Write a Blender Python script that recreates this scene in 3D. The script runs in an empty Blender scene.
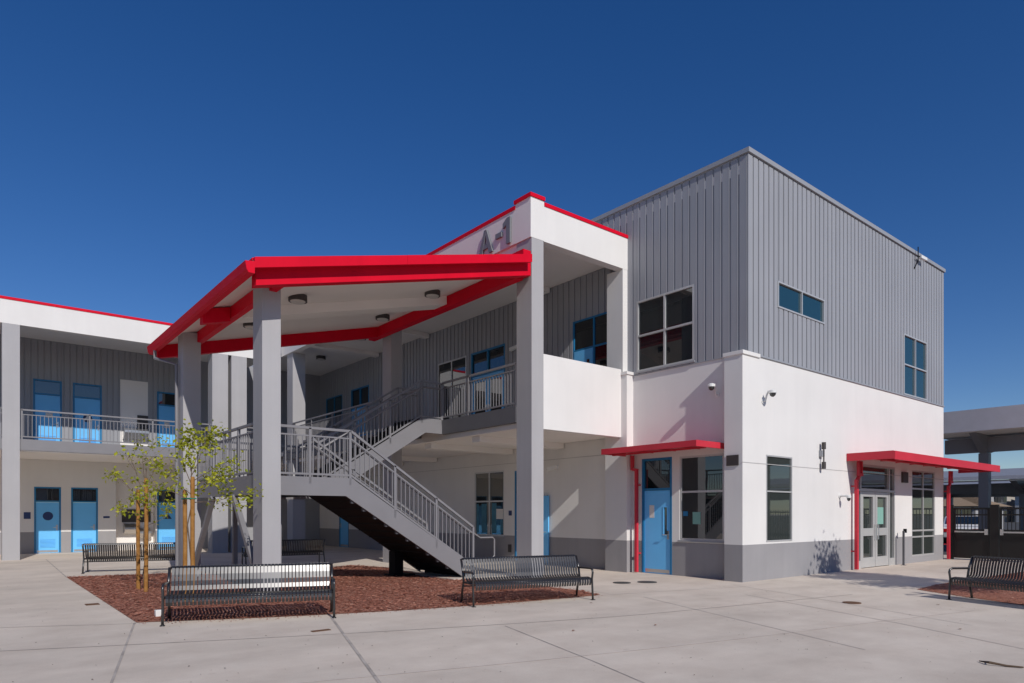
import bpy, math, random
from mathutils import Vector, Matrix
random.seed(7)
C = bpy.context.scene.collection
R_ = math.radians

# ------------------------------------------------------------------ materials
def nmat(name):
    m = bpy.data.materials.new(name); m.use_nodes = True
    return m, m.node_tree.nodes, m.node_tree.links, m.node_tree.nodes['Principled BSDF']

def plain(name, col, rough=0.5, metal=0.0, spec=0.5, var=0.06, vscale=3.0, bump=0.0, bscale=200.0, coat=0.0, streak=0.0):
    """painted surface: procedural tone variation in object space and a fine bump"""
    m, n, l, b = nmat(name)
    tc = n.new('ShaderNodeTexCoord')
    no = n.new('ShaderNodeTexNoise'); no.inputs['Scale'].default_value = vscale; no.inputs['Detail'].default_value = 6
    l.new(tc.outputs['Object'], no.inputs['Vector'])
    mr = n.new('ShaderNodeMapRange'); mr.inputs['From Min'].default_value = .3; mr.inputs['From Max'].default_value = .7
    mr.inputs['To Min'].default_value = 1-var; mr.inputs['To Max'].default_value = 1+var
    l.new(no.outputs['Fac'], mr.inputs['Value'])
    mx = n.new('ShaderNodeVectorMath'); mx.operation = 'SCALE'; mx.inputs[0].default_value = col
    if streak:
        mp = n.new('ShaderNodeMapping'); mp.inputs['Scale'].default_value = (2.2, 2.2, .16); l.new(tc.outputs['Object'], mp.inputs['Vector'])
        ns = n.new('ShaderNodeTexNoise'); ns.inputs['Scale'].default_value = 1.6; ns.inputs['Detail'].default_value = 7; ns.inputs['Roughness'].default_value = .65; l.new(mp.outputs['Vector'], ns.inputs['Vector'])
        m2 = n.new('ShaderNodeMapRange'); m2.inputs['From Min'].default_value = .35; m2.inputs['From Max'].default_value = .65; m2.inputs['To Min'].default_value = 1-streak; m2.inputs['To Max'].default_value = 1+streak*.6
        l.new(ns.outputs['Fac'], m2.inputs['Value'])
        mu = n.new('ShaderNodeMath'); mu.operation = 'MULTIPLY'; l.new(mr.outputs['Result'], mu.inputs[0]); l.new(m2.outputs['Result'], mu.inputs[1]); l.new(mu.outputs['Value'], mx.inputs['Scale'])
    else: l.new(mr.outputs['Result'], mx.inputs['Scale'])
    l.new(mx.outputs['Vector'], b.inputs['Base Color'])
    b.inputs['Roughness'].default_value = rough; b.inputs['Metallic'].default_value = metal
    b.inputs['Specular IOR Level'].default_value = spec; b.inputs['Coat Weight'].default_value = coat
    if bump:
        nb = n.new('ShaderNodeTexNoise'); nb.inputs['Scale'].default_value = bscale; nb.inputs['Detail'].default_value = 4
        l.new(tc.outputs['Object'], nb.inputs['Vector'])
        bp = n.new('ShaderNodeBump'); bp.inputs['Strength'].default_value = bump; bp.inputs['Distance'].default_value = .004
        l.new(nb.outputs['Fac'], bp.inputs['Height']); l.new(bp.outputs['Normal'], b.inputs['Normal'])
    return m

def concrete_mat(name, col, dark=(0.36, 0.33, 0.31)):
    m, n, l, b = nmat(name)
    tc = n.new('ShaderNodeTexCoord')
    def noise(s, d, r=.55, stretch=None):
        x = n.new('ShaderNodeTexNoise'); x.inputs['Scale'].default_value = s; x.inputs['Detail'].default_value = d; x.inputs['Roughness'].default_value = r
        if stretch:
            mp = n.new('ShaderNodeMapping'); mp.inputs['Scale'].default_value = stretch; mp.inputs['Rotation'].default_value = (0, 0, .35)
            l.new(tc.outputs['Object'], mp.inputs['Vector']); l.new(mp.outputs['Vector'], x.inputs['Vector'])
        else: l.new(tc.outputs['Object'], x.inputs['Vector'])
        return x
    big = noise(.22, 5, .6, (1, 2.6, 1)); med = noise(1.3, 8, .65); fine = noise(60, 4, .7); spots = noise(5, 3, .4)
    r1 = n.new('ShaderNodeValToRGB'); r1.color_ramp.elements[0].position = .3; r1.color_ramp.elements[1].position = .68
    r1.color_ramp.elements[0].color = (*[c*.86 for c in col], 1); r1.color_ramp.elements[1].color = (*[min(1, c*1.1) for c in col], 1)
    l.new(big.outputs['Fac'], r1.inputs['Fac'])
    r2 = n.new('ShaderNodeValToRGB'); r2.color_ramp.elements[0].position = .32; r2.color_ramp.elements[1].position = .62
    r2.color_ramp.elements[0].color = (.87, .85, .84, 1); r2.color_ramp.elements[1].color = (1.0, 1.0, 1.0, 1)
    l.new(med.outputs['Fac'], r2.inputs['Fac'])
    m1 = n.new('ShaderNodeMix'); m1.data_type = 'RGBA'; m1.blend_type = 'MULTIPLY'; m1.inputs['Factor'].default_value = 1
    l.new(r1.outputs['Color'], m1.inputs['A']); l.new(r2.outputs['Color'], m1.inputs['B'])
    r3 = n.new('ShaderNodeValToRGB'); r3.color_ramp.elements[0].position = .25; r3.color_ramp.elements[1].position = .75
    r3.color_ramp.elements[0].color = (.9, .9, .9, 1); r3.color_ramp.elements[1].color = (1.05, 1.05, 1.05, 1)
    l.new(fine.outputs['Fac'], r3.inputs['Fac'])
    m2 = n.new('ShaderNodeMix'); m2.data_type = 'RGBA'; m2.blend_type = 'MULTIPLY'; m2.inputs['Factor'].default_value = .8
    l.new(m1.outputs['Result'], m2.inputs['A']); l.new(r3.outputs['Color'], m2.inputs['B'])
    r4 = n.new('ShaderNodeValToRGB'); r4.color_ramp.elements[0].position = .2; r4.color_ramp.elements[1].position = .3
    r4.color_ramp.elements[0].color = (.8, .78, .77, 1); r4.color_ramp.elements[1].color = (1, 1, 1, 1)
    l.new(spots.outputs['Fac'], r4.inputs['Fac'])
    m3 = n.new('ShaderNodeMix'); m3.data_type = 'RGBA'; m3.blend_type = 'MULTIPLY'; m3.inputs['Factor'].default_value = .8
    l.new(m2.outputs['Result'], m3.inputs['A']); l.new(r4.outputs['Color'], m3.inputs['B'])
    l.new(m3.outputs['Result'], b.inputs['Base Color'])
    b.inputs['Roughness'].default_value = .85; b.inputs['Specular IOR Level'].default_value = .25
    bp = n.new('ShaderNodeBump'); bp.inputs['Strength'].default_value = .25; bp.inputs['Distance'].default_value = .004
    l.new(fine.outputs['Fac'], bp.inputs['Height']); l.new(bp.outputs['Normal'], b.inputs['Normal'])
    return m

def ramp_mat(name, cols, scale=20, rough=.9, bump=.5, bdist=.01, vor=False):
    m, n, l, b = nmat(name)
    tc = n.new('ShaderNodeTexCoord')
    x = n.new('ShaderNodeTexVoronoi' if vor else 'ShaderNodeTexNoise'); x.inputs['Scale'].default_value = scale
    if not vor: x.inputs['Detail'].default_value = 8; x.inputs['Roughness'].default_value = .7
    l.new(tc.outputs['Object'], x.inputs['Vector'])
    r = n.new('ShaderNodeValToRGB'); els = r.color_ramp.elements
    while len(els) < len(cols): els.new(.5)
    for i, c in enumerate(cols):
        els[i].position = (i/(len(cols)-1))*(1 if vor else .5)+(0 if vor else .25); els[i].color = (*c, 1)
    if vor:
        sx = n.new('ShaderNodeSeparateColor'); l.new(x.outputs['Color'], sx.inputs['Color']); l.new(sx.outputs['Red'], r.inputs['Fac'])
    else: l.new(x.outputs['Fac'], r.inputs['Fac'])
    l.new(r.outputs['Color'], b.inputs['Base Color'])
    b.inputs['Roughness'].default_value = rough; b.inputs['Specular IOR Level'].default_value = .2
    if bump:
        bp = n.new('ShaderNodeBump'); bp.inputs['Strength'].default_value = bump; bp.inputs['Distance'].default_value = bdist
        l.new(x.outputs['Distance' if vor else 'Fac'], bp.inputs['Height']); l.new(bp.outputs['Normal'], b.inputs['Normal'])
    return m

def glass_mat(name, col=(.012, .016, .018), spec=.6):
    """window glass over a dark room: mirror-like, faint waviness"""
    m, n, l, b = nmat(name)
    tc = n.new('ShaderNodeTexCoord'); no = n.new('ShaderNodeTexNoise'); no.inputs['Scale'].default_value = 1.2
    l.new(tc.outputs['Object'], no.inputs['Vector'])
    bp = n.new('ShaderNodeBump'); bp.inputs['Strength'].default_value = .04; bp.inputs['Distance'].default_value = .02
    l.new(no.outputs['Fac'], bp.inputs['Height']); l.new(bp.outputs['Normal'], b.inputs['Normal'])
    b.inputs['Base Color'].default_value = (*col, 1); b.inputs['Roughness'].default_value = .02
    b.inputs['IOR'].default_value = 1.9; b.inputs['Specular IOR Level'].default_value = spec
    return m

def leaf_mat(name, cols):
    m, n, l, b = nmat(name)
    oi = n.new('ShaderNodeNewGeometry')
    r = n.new('ShaderNodeValToRGB'); els = r.color_ramp.elements
    while len(els) < len(cols): els.new(.5)
    for i, c in enumerate(cols): els[i].position = i/(len(cols)-1); els[i].color = (*c, 1)
    l.new(oi.outputs['Random Per Island'], r.inputs['Fac']); l.new(r.outputs['Color'], b.inputs['Base Color'])
    b.inputs['Roughness'].default_value = .5; b.inputs['Specular IOR Level'].default_value = .3
    tr = n.new('ShaderNodeBsdfTranslucent'); l.new(r.outputs['Color'], tr.inputs['Color'])
    mx = n.new('ShaderNodeMixShader'); mx.inputs['Fac'].default_value = .4
    out = n['Material Output']
    l.new(b.outputs['BSDF'], mx.inputs[1]); l.new(tr.outputs['BSDF'], mx.inputs[2]); l.new(mx.outputs['Shader'], out.inputs['Surface'])
    return m

M = dict(
    white=plain('white_stucco', (.71, .695, .67), .9, spec=.2, var=.035, vscale=.7, streak=.016, bump=.35, bscale=120),
    band=plain('grey_stucco_band', (.3, .292, .298), .9, spec=.2, var=.05, vscale=.9, streak=.035, bump=.35, bscale=120),
    column=plain('grey_stucco_column', (.385, .378, .385), .9, spec=.2, var=.04, vscale=.8, streak=.035, bump=.3, bscale=120),
    siding=plain('grey_metal_siding', (.31, .316, .336), .45, spec=.35, streak=.05, bump=.12, bscale=2.5, var=.05, vscale=.5),
    lettergrey=plain('dark_grey_letter', (.17, .18, .195), .5, var=.03),
    edge=plain('dark_grey_slab_shade', (.11, .11, .12), .6, var=.05),  # slab edge shade put into the colour; plain dark grey on small parts
    faint=plain('faint_concrete_joint', (.5, .45, .41), .95, spec=.1, var=.12, vscale=2),
    reveal=plain('stucco_reveal', (.42, .41, .4), .9, var=.05),
    trim=plain('grey_metal_trim', (.3, .31, .33), .4, spec=.5, var=.03),
    soffit=plain('pale_soffit', (.82, .785, .745), .85, spec=.2, var=.03, vscale=.8, bump=.15, bscale=90),
    red=plain('red_painted_steel', (.62, .003, .022), .55, spec=.1, streak=.05, bump=.1, bscale=3, var=.05, vscale=1.3),
    awnred=plain('weathered_red_awning', (.56, .03, .05), .45, spec=.35, var=.07, vscale=1.5),
    blue=plain('blue_door_paint', (.15, .52, .92), .4, spec=.45, var=.04, vscale=1.4),
    dblue=plain('deep_blue_frame', (.012, .17, .36), .4, spec=.45, var=.03),
    sign_blue=plain('navy_sign', (.012, .035, .13), .5, var=.02),
    silver=plain('clear_anodised_aluminium', (.55, .55, .54), .38, metal=.35, spec=.5, var=.03),
    steel=plain('galvanised_grey_paint', (.205, .2, .21), .45, spec=.45, var=.04, vscale=2),
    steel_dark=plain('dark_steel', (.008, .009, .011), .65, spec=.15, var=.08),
    black=plain('black_gloss_powder_coat', (.018, .017, .017), .31, spec=1.0, var=.1),
    gateblack=plain('black_gate_paint', (.014, .013, .013), .45, spec=.4, var=.1),
    chrome=plain('brushed_metal', (.6, .6, .6), .3, metal=.9, var=.03),
    glass=glass_mat('window_glass'),
    glassr=glass_mat('green_reflection_glass', (.036, .043, .04), .6),  # lighter green base imitates reflections and the room behind the panes
    tealglass=glass_mat('tinted_glass', (.012, .045, .06), .5),
    blind=plain('teal_blind', (.03, .16, .24), .5, var=.2, vscale=6),
    paper=plain('paper', (.7, .68, .64), .9, var=.06, vscale=30),
    greenpaper=plain('green_paper', (.2, .4, .34), .9, var=.05, vscale=30),
    lampbody=plain('dark_bronze_lamp', (.05, .043, .04), .5, var=.05),
    lens=plain('frosted_lens', (.55, .52, .48), .4, var=.03),
    camwhite=plain('white_plastic', (.72, .72, .7), .4, var=.02),
    wood=ramp_mat('lodgepole_stake', [(.19, .08, .02), (.31, .15, .04), (.38, .2, .065)], 9, .8, .2),
    bark=ramp_mat('young_bark', [(.1, .07, .05), (.2, .15, .11)], 25, .9, .4),
    mulch=ramp_mat('red_bark_mulch', [(.25, .1, .068), (.48, .2, .135), (.6, .29, .21), (.38, .15, .1)], 70, .95, 1.0, .03, vor=True),
    chip=leaf_mat('bark_chip', [(.24, .095, .064), (.46, .185, .125), (.62, .3, .21), (.36, .14, .092), (.66, .4, .3)]),
    leaf=leaf_mat('young_leaf', [(.26, .3, .018), (.38, .42, .025), (.54, .54, .04), (.18, .24, .018), (.44, .4, .03)]),
    dleaf=leaf_mat('dark_leaf', [(.03, .06, .012), (.05, .09, .02), (.08, .12, .025), (.025, .045, .012)]),
    concrete=concrete_mat('broom_finished_concrete', (.675, .595, .505)),
    joint=plain('concrete_joint', (.43, .385, .345), .95, spec=.1, var=.25, vscale=3),
    pale_joint=plain('pale_concrete_joint', (.68, .61, .55), .95, spec=.1, var=.15, vscale=3),
    iron=ramp_mat('rusty_cast_iron', [(.08, .045, .03), (.16, .08, .045), (.1, .07, .05)], 40, .8, .4),
    darkiron=ramp_mat('dark_cast_iron', [(.05, .05, .05), (.1, .095, .09)], 40, .7, .4),
    asphalt=ramp_mat('asphalt', [(.06, .058, .056), (.1, .097, .093)], 60, .9, .3, .004),
    tanroof=ramp_mat('tan_shingle', [(.24, .17, .11), (.34, .25, .17)], 6, .9, .3),
    housegrey=plain('grey_house_wall', (.36, .36, .37), .9, var=.05, bump=.2),
    housecream=plain('cream_house_wall', (.42, .39, .35), .9, var=.05, bump=.2),
    fasciagrey=plain('pale_grey_fascia', (.5, .49, .52), .5, var=.04),
    solar=plain('grey_roof_sheet', (.27, .27, .29), .5, var=.05),
    carpaint=plain('white_car_paint', (.7, .7, .71), .25, spec=.6, var=.01, coat=.6),
    redlens=plain('red_lens', (.45, .01, .012), .25, var=.02),
    tie=plain('green_tree_tie', (.02, .2, .13), .7, var=.05),
    rubber=plain('rubber', (.02, .02, .02), .8, var=.1),
    twig=plain('dry_twig', (.12, .08, .05), .9, var=.2, vscale=20),
    dryleaf=plain('dry_leaf', (.2, .09, .05), .9, var=.2, vscale=20),
)

# ------------------------------------------------------------------ mesh helpers
class MB:
    def __init__(s): s.v = []; s.f = []
    def quad(s, *p):
        i = len(s.v); s.v += [tuple(q) for q in p]; s.f.append(tuple(range(i, i+len(p))))
    def box(s, x0, x1, y0, y1, z0, z1):
        i = len(s.v)
        s.v += [(x0,y0,z0),(x1,y0,z0),(x1,y1,z0),(x0,y1,z0),(x0,y0,z1),(x1,y0,z1),(x1,y1,z1),(x0,y1,z1)]
        for q in ((0,3,2,1),(4,5,6,7),(0,1,5,4),(1,2,6,5),(2,3,7,6),(3,0,4,7)): s.f.append(tuple(i+k for k in q))
        return s
    def hexa(s, p):      # eight corners: bottom ring of four, top ring of four
        i = len(s.v); s.v += [tuple(q) for q in p]
        for q in ((0,3,2,1),(4,5,6,7),(0,1,5,4),(1,2,6,5),(2,3,7,6),(3,0,4,7)): s.f.append(tuple(i+k for k in q))
        return s
    def bar(s, a, b, w, h, up=(0,0,1)):      # rectangular bar from a to b
        a = Vector(a); b = Vector(b); d = (b-a).normalized(); u = Vector(up)
        sd = d.cross(u)
        if sd.length < 1e-4: sd = d.cross(Vector((1,0,0)))
        sd.normalize(); u = sd.cross(d).normalized(); p = []
        for q in (a, b): p.append([q+sd*x*w/2+u*y*h/2 for x, y in ((-1,-1),(1,-1),(1,1),(-1,1))])
        i = len(s.v); s.v += [tuple(x) for r in p for x in r]
        for q in ((0,3,2,1),(4,5,6,7),(0,1,5,4),(1,2,6,5),(2,3,7,6),(3,0,4,7)): s.f.append(tuple(i+k for k in q))
        return s
    def tube(s, pts, r, n=8, cap=True):
        pts = [Vector(p) for p in pts]; rs = r if isinstance(r, (list, tuple)) else [r]*len(pts)
        i0 = len(s.v); prev = None
        for k, p in enumerate(pts):
            d = (pts[min(k+1, len(pts)-1)]-pts[max(k-1, 0)]).normalized()
            if prev is None:
                u = d.cross(Vector((0,0,1)))
                if u.length < 1e-3: u = d.cross(Vector((1,0,0)))
            else: u = prev-d*prev.dot(d)
            u.normalize(); prev = u; w = d.cross(u)
            for j in range(n):
                a = 2*math.pi*j/n; s.v.append(tuple(p+(u*math.cos(a)+w*math.sin(a))*rs[k]))
        for k in range(len(pts)-1):
            for j in range(n):
                a = i0+k*n+j; b = i0+k*n+(j+1) % n; s.f.append((a, b, b+n, a+n))
        if cap:
            s.f.append(tuple(i0+j for j in reversed(range(n)))); e = i0+(len(pts)-1)*n; s.f.append(tuple(e+j for j in range(n)))
        return s
    def prism(s, poly, off):       # polygon (3D points) extruded by off
        o = Vector(off); n = len(poly); i = len(s.v)
        s.v += [tuple(p) for p in poly]+[tuple(Vector(p)+o) for p in poly]
        s.f.append(tuple(range(i, i+n))[::-1]); s.f.append(tuple(range(i+n, i+2*n)))
        for k in range(n): a = i+k; b = i+(k+1) % n; s.f.append((a, b, b+n, a+n))
        return s
    def build(s, name, mat, parent=None, bevel=0.0, smooth=False):
        o0 = Vector((0,0,0))
        if parent is not None:
            q = parent
            while q is not None: o0 = o0+q.location; q = q.parent
        me = bpy.data.meshes.new(name)
        me.from_pydata([tuple(Vector(v)-o0) for v in s.v], [], s.f); me.validate(); me.update()
        import bmesh
        bm = bmesh.new(); bm.from_mesh(me); bmesh.ops.recalc_face_normals(bm, faces=bm.faces[:]); bm.to_mesh(me); bm.free()
        if smooth:
            for p in me.polygons: p.use_smooth = True
        me.materials.append(mat)
        o = bpy.data.objects.new(name, me); C.objects.link(o)
        if parent is not None: o.parent = parent
        if bevel:
            b = o.modifiers.new('bevel', 'BEVEL'); b.width = bevel; b.segments = 2; b.limit_method = 'ANGLE'; b.angle_limit = R_(40)
        return o

def tag(o, label, cat, group=None):
    o['label'] = label; o['category'] = cat
    if group: o['group'] = group
    return o
def thing(name, label, cat, loc=(0,0,0), group=None, rz=0):
    o = bpy.data.objects.new(name, None); C.objects.link(o); o.location = loc; o.rotation_euler = (0,0,rz); o.empty_display_size = .3
    return tag(o, label, cat, group)
def struct(o, kind='structure'): o['kind'] = kind; return o
def children(o): return [c for c in C.objects if c.parent == o]
def copy_tree(o, parent=None):
    c = o.copy(); C.objects.link(c); c.parent = parent
    for ch in children(o): copy_tree(ch, c)
    return c

class Wall:
    """vertical wall plane: ax 'X' faces -X (u runs along Y), ax 'Y' faces -Y (u runs along X); n is outward"""
    def __init__(s, ax, c): s.ax = ax; s.c = c
    def p(s, u, n, z): return (s.c-n, u, z) if s.ax == 'X' else (u, s.c-n, z)
    def box(s, mb, u0, u1, n0, n1, z0, z1):
        a = s.p(u0, n0, z0); b = s.p(u1, n1, z1)
        mb.box(min(a[0],b[0]), max(a[0],b[0]), min(a[1],b[1]), max(a[1],b[1]), min(a[2],b[2]), max(a[2],b[2]))
    def sheet(s, mb, u0, u1, z0, z1, ops=(), depth=.14, n=0.0):
        ops = [(max(a,u0), min(b,u1), max(c,z0), min(d,z1)) for a, b, c, d in ops if b > u0 and a < u1 and d > z0 and c < z1]
        us = sorted({u0, u1, *[o[0] for o in ops], *[o[1] for o in ops]}); zs = sorted({z0, z1, *[o[2] for o in ops], *[o[3] for o in ops]})
        for i in range(len(us)-1):
            for k in range(len(zs)-1):
                um = (us[i]+us[i+1])/2; zm = (zs[k]+zs[k+1])/2
                if any(a < um < b and c < zm < d for a, b, c, d in ops): continue
                mb.quad(s.p(us[i],n,zs[k]), s.p(us[i+1],n,zs[k]), s.p(us[i+1],n,zs[k+1]), s.p(us[i],n,zs[k+1]))
        for a, b, c, d in ops:
            r = [(a,c),(b,c),(b,d),(a,d)]
            for k in range(4):
                (ua, za), (ub, zb) = r[k], r[(k+1) % 4]
                if za == zb and za in (z0, z1): continue       # open where the hole runs off this sheet
                mb.quad(s.p(ua,n,za), s.p(ub,n,zb), s.p(ub,n-depth,zb), s.p(ua,n-depth,za))
    def ribs(s, mb, u0, u1, z0, z1, ops=(), pitch=.225, g=.04, h=.026, lip=.001):
        """cladding panels with a folded lip, standing in front of the back sheet at n = -h"""
        k = max(1, round((u1-u0)/pitch)); pitch = (u1-u0)/k
        for i in range(k):
            a, b = u0+i*pitch+g, u0+(i+1)*pitch
            cuts = sorted({a, b, *[c for o in ops for c in o[:2] if a < c < b]})
            for q in range(len(cuts)-1):
                ua, ub = cuts[q], cuts[q+1]; um = (ua+ub)/2
                hol = sorted((o[2], o[3]) for o in ops if o[0] < um < o[1]); z = z0; seg = []
                for c, d in hol:
                    if c > z: seg.append((z, min(c, z1)))
                    z = max(z, d)
                if z < z1: seg.append((z, z1))
                w = ub-ua
                if q == 0 and w > .08: prof = [(ua,-h),(ua+.002,lip),(ua+.02,lip),(ua+.05,0),(ub-.006,0),(ub,-.006),(ub,-h)]
                else: prof = [(ua,-h),(ua,0),(ub,0),(ub,-h)]
                for c, d in seg:
                    mb.prism([s.p(u, n, c) for u, n in prof], (0, 0, d-c))

def window(w, u0, u1, z0, z1, parent, us=(), zs=(), frame='silver', pane='glass', fw=.05, n=0.0, inset=.07, name='window', sill=True, label=None, proud=0.0):
    """frame with mullions at us / transoms at zs, one pane mesh behind"""
    m = MB(); a, b = n-inset, n-inset+.06+proud
    w.box(m, u0, u0+fw, a, b, z0, z1); w.box(m, u1-fw, u1, a, b, z0, z1)
    w.box(m, u0+fw, u1-fw, a, b, z1-fw, z1); w.box(m, u0+fw, u1-fw, a, b, z0, z0+fw)
    uu = [u0+fw, *us, u1-fw]
    for u in us: w.box(m, u-fw/2, u+fw/2, a+.002, b-.002, z0+fw, z1-fw)
    for z in zs:
        for i in range(len(uu)-1):
            w.box(m, uu[i]+(fw/2 if i else 0), uu[i+1]-(fw/2 if i < len(uu)-2 else 0), a+.004, b-.004, z-fw/2, z+fw/2)
    o = m.build(name, M[frame], parent)
    if label: o['label'] = label
    g = MB(); w.box(g, u0+.01, u1-.01, a+.015, a+.03, z0+.01, z1-.01); g.build('pane', M[pane], o)
    if sill:
        q = MB(); w.box(q, u0-.03, u1+.03, a+.01, n+.035, z0-.04, z0-.003); q.build('sill', M['trim'], o)
    return o

def door(w, u0, u1, z0, zt, z1, parent, leaves=1, frame='dblue', leaf='blue', n=0.0, inset=.08, vision=None, hinge=1, louvre=False, vpane=None, lower=None):
    """frame with a transom light above zt, leaves below; returns the door"""
    fw = .06; m = MB(); a, b = n-inset, n-inset+.085
    w.box(m, u0, u0+fw, a, b, z0, z1); w.box(m, u1-fw, u1, a, b, z0, z1); w.box(m, u0+fw, u1-fw, a, b, z1-fw, z1)
    if z1-zt > .15: w.box(m, u0+fw, u1-fw, a+.003, b-.003, zt, zt+fw)
    if leaves == 2 and z1-zt > .15: w.box(m, (u0+u1)/2-fw/2, (u0+u1)/2+fw/2, a+.004, b-.004, zt+fw, z1-fw)
    d = m.build('door', M[frame], parent)
    if z1-zt > .15:
        g = MB(); w.box(g, u0+.02, u1-.02, a+.012, a+.027, zt+.02, z1-.02); g.build('transom_pane', M['glass'], d)
    W = (u1-u0-2*fw)/leaves
    for i in range(leaves):
        a0 = u0+fw+i*W+.006; a1 = a0+W-.012; top = zt-.005 if z1-zt > .15 else z1-fw-.005
        l = MB(); hole = []
        if vision: hole = [(a0+vision[0]*W, a0+vision[1]*W, z0+vision[2], z0+vision[3])]
        w.sheet(l, a0, a1, z0+.012, top, hole, .03, a+.055)
        for (p, q) in (((a0, z0+.012), (a0, top)), ((a0, top), (a1, top)), ((a1, top), (a1, z0+.012)), ((a1, z0+.012), (a0, z0+.012))):
            l.quad(w.p(p[0], a+.055, p[1]), w.p(q[0], a+.055, q[1]), w.p(q[0], a+.01, q[1]), w.p(p[0], a+.01, p[1]))
        lo = l.build('door_leaf', M[leaf], d)
        for h in hole:
            g = MB(); w.box(g, h[0]-.005, h[1]+.005, a+.022, a+.034, h[2]-.005, h[3]+.005); g.build('vision_pane', M[vpane or 'glass'], d)
            t = MB()
            for k in ((h[0]-.025, h[0], h[2]-.025, h[3]+.025), (h[1], h[1]+.025, h[2]-.025, h[3]+.025), (h[0], h[1], h[3], h[3]+.025), (h[0], h[1], h[2]-.025, h[2])):
                w.box(t, k[0], k[1], a+.056, a+.066, k[2], k[3])
            t.build('vision_frame', M[leaf], d)
        if louvre:
            t = MB()
            for k in range(7):
                z = z0+.22+k*.05; p = [w.p(a0+.16*W, a+.056, z), w.p(a1-.16*W, a+.056, z), w.p(a1-.16*W, a+.075, z+.012), w.p(a0+.16*W, a+.075, z+.012)]
                t.prism(p, (0, 0, .025))
            t.build('louvre', M[leaf], d)
        hs = hinge if leaves == 1 else (1 if i == 0 else -1)
        hu = a1-.07 if hs > 0 else a0+.07
        k = MB(); w.box(k, hu-.03, hu+.03, a+.056, a+.066, z0+.9, z0+1.12)
        k.tube([w.p(hu, a+.06, z0+1.02), w.p(hu, a+.12, z0+1.02), w.p(hu-hs*.13, a+.12, z0+1.02)], .011, 6)
        k.build('handle', M['chrome'], d)
        kp = MB(); w.box(kp, a0+.03, a1-.03, a+.056, a+.0575, z0+.03, z0+.12); kp.build('kick_plate', M['chrome'], d)
    th = MB(); w.box(th, u0+.005, u1-.005, a+.002, b+.02, z0-.008, z0+.010); th.build('threshold', M['chrome'], d)
    return d

# ------------------------------------------------------------------ camera, sky, sun
TH = R_(50.65); F_PX = 676.0; CH = 1.55
cam = bpy.data.cameras.new('camera'); co = bpy.data.objects.new('camera', cam); C.objects.link(co)
co.location = (0, 0, CH); co.rotation_euler = (R_(90), 0, TH-R_(90))
cam.sensor_width = 36; cam.sensor_fit = 'HORIZONTAL'; cam.lens = F_PX/1024*36; cam.shift_y = (514-341.5)/1024; cam.clip_end = 3000; cam.clip_start = .05
sc = bpy.context.scene; sc.camera = co
SUN = Vector((.2, 1.0, -.69)).normalized()
sl = bpy.data.lights.new('sun', 'SUN'); sl.energy = 3.5; sl.angle = R_(.53); sl.color = (1.0, .955, .90)
so = bpy.data.objects.new('sun', sl); C.objects.link(so); so.rotation_euler = SUN.to_track_quat('-Z', 'Y').to_euler(); so.location = (-4, -20, 18)
w = bpy.data.worlds.new('World'); sc.world = w; w.use_nodes = True
wn, wl = w.node_tree.nodes, w.node_tree.links
sky = wn.new('ShaderNodeTexSky'); sky.sky_type = 'NISHITA'; sky.sun_disc = False
sky.sun_elevation = math.asin(-SUN.z); sky.sun_rotation = math.atan2(-SUN.x, -SUN.y)
sky.altitude = 400; sky.air_density = .9; sky.dust_density = .12; sky.ozone_density = 3.5
hs = wn.new('ShaderNodeHueSaturation'); hs.inputs['Hue'].default_value = .514; hs.inputs['Saturation'].default_value = 1.3; hs.inputs['Value'].default_value = 1.0
wl.new(sky.outputs['Color'], hs.inputs['Color']); gm = wn.new('ShaderNodeGamma'); gm.inputs['Gamma'].default_value = .92
wl.new(hs.outputs['Color'], gm.inputs['Color']); wl.new(gm.outputs['Color'], wn['Background'].inputs['Color'])
wn['Background'].inputs['Strength'].default_value = .095
sc.view_settings.view_transform = 'Standard'; sc.view_settings.look = 'None'; sc.view_settings.exposure = 0; sc.view_settings.gamma = 1
sc.cycles.max_bounces = 12; sc.cycles.diffuse_bounces = 8

# ------------------------------------------------------------------ ground
g = MB(); g.quad((-900,-900,0), (1500,-900,0), (1500,1500,0), (-900,1500,0)); struct(g.build('ground', M['concrete']))
a = MB(); a.quad((29,-300,.004), (900,-300,.004), (900,500,.004), (29,500,.004)); struct(a.build('parking_lot', M['asphalt']))

def arc(p0, p1, p2, n=14):    # quadratic through three control points
    out = []
    for i in range(n+1):
        t = i/n; out.append(((1-t)**2*p0[0]+2*t*(1-t)*p1[0]+t*t*p2[0], (1-t)**2*p0[1]+2*t*(1-t)*p1[1]+t*t*p2[1]))
    return out
front_edge = arc((1.97, 10.86), (5.3, 9.15), (9.5, 8.92))
bed1 = [(2.06, 19.75)]+front_edge+[(9.75, 9.7), (9.62, 12.2), (9.3, 13.15), (9.2, 14.9), (9.6, 17.2), (9.2, 18.9), (8.2, 18.4), (7.2, 18.9), (4.2, 19.35)]
bed2 = [(17.35, 5.55), (16.0, 5.52), (15.2, 5.45), (14.75, 4.75), (13.95, 3.35), (13.0, 1.4), (12.3, -.6), (22, -2), (25.8, 1.5), (25.8, 5.2), (22, 5.32)]
def inside(p, poly):
    c = False; j = len(poly)-1
    for i in range(len(poly)):
        if (poly[i][1] > p[1]) != (poly[j][1] > p[1]) and p[0] < (poly[j][0]-poly[i][0])*(p[1]-poly[i][1])/(poly[j][1]-poly[i][1])+poly[i][0]: c = not c
        j = i
    return c
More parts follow.
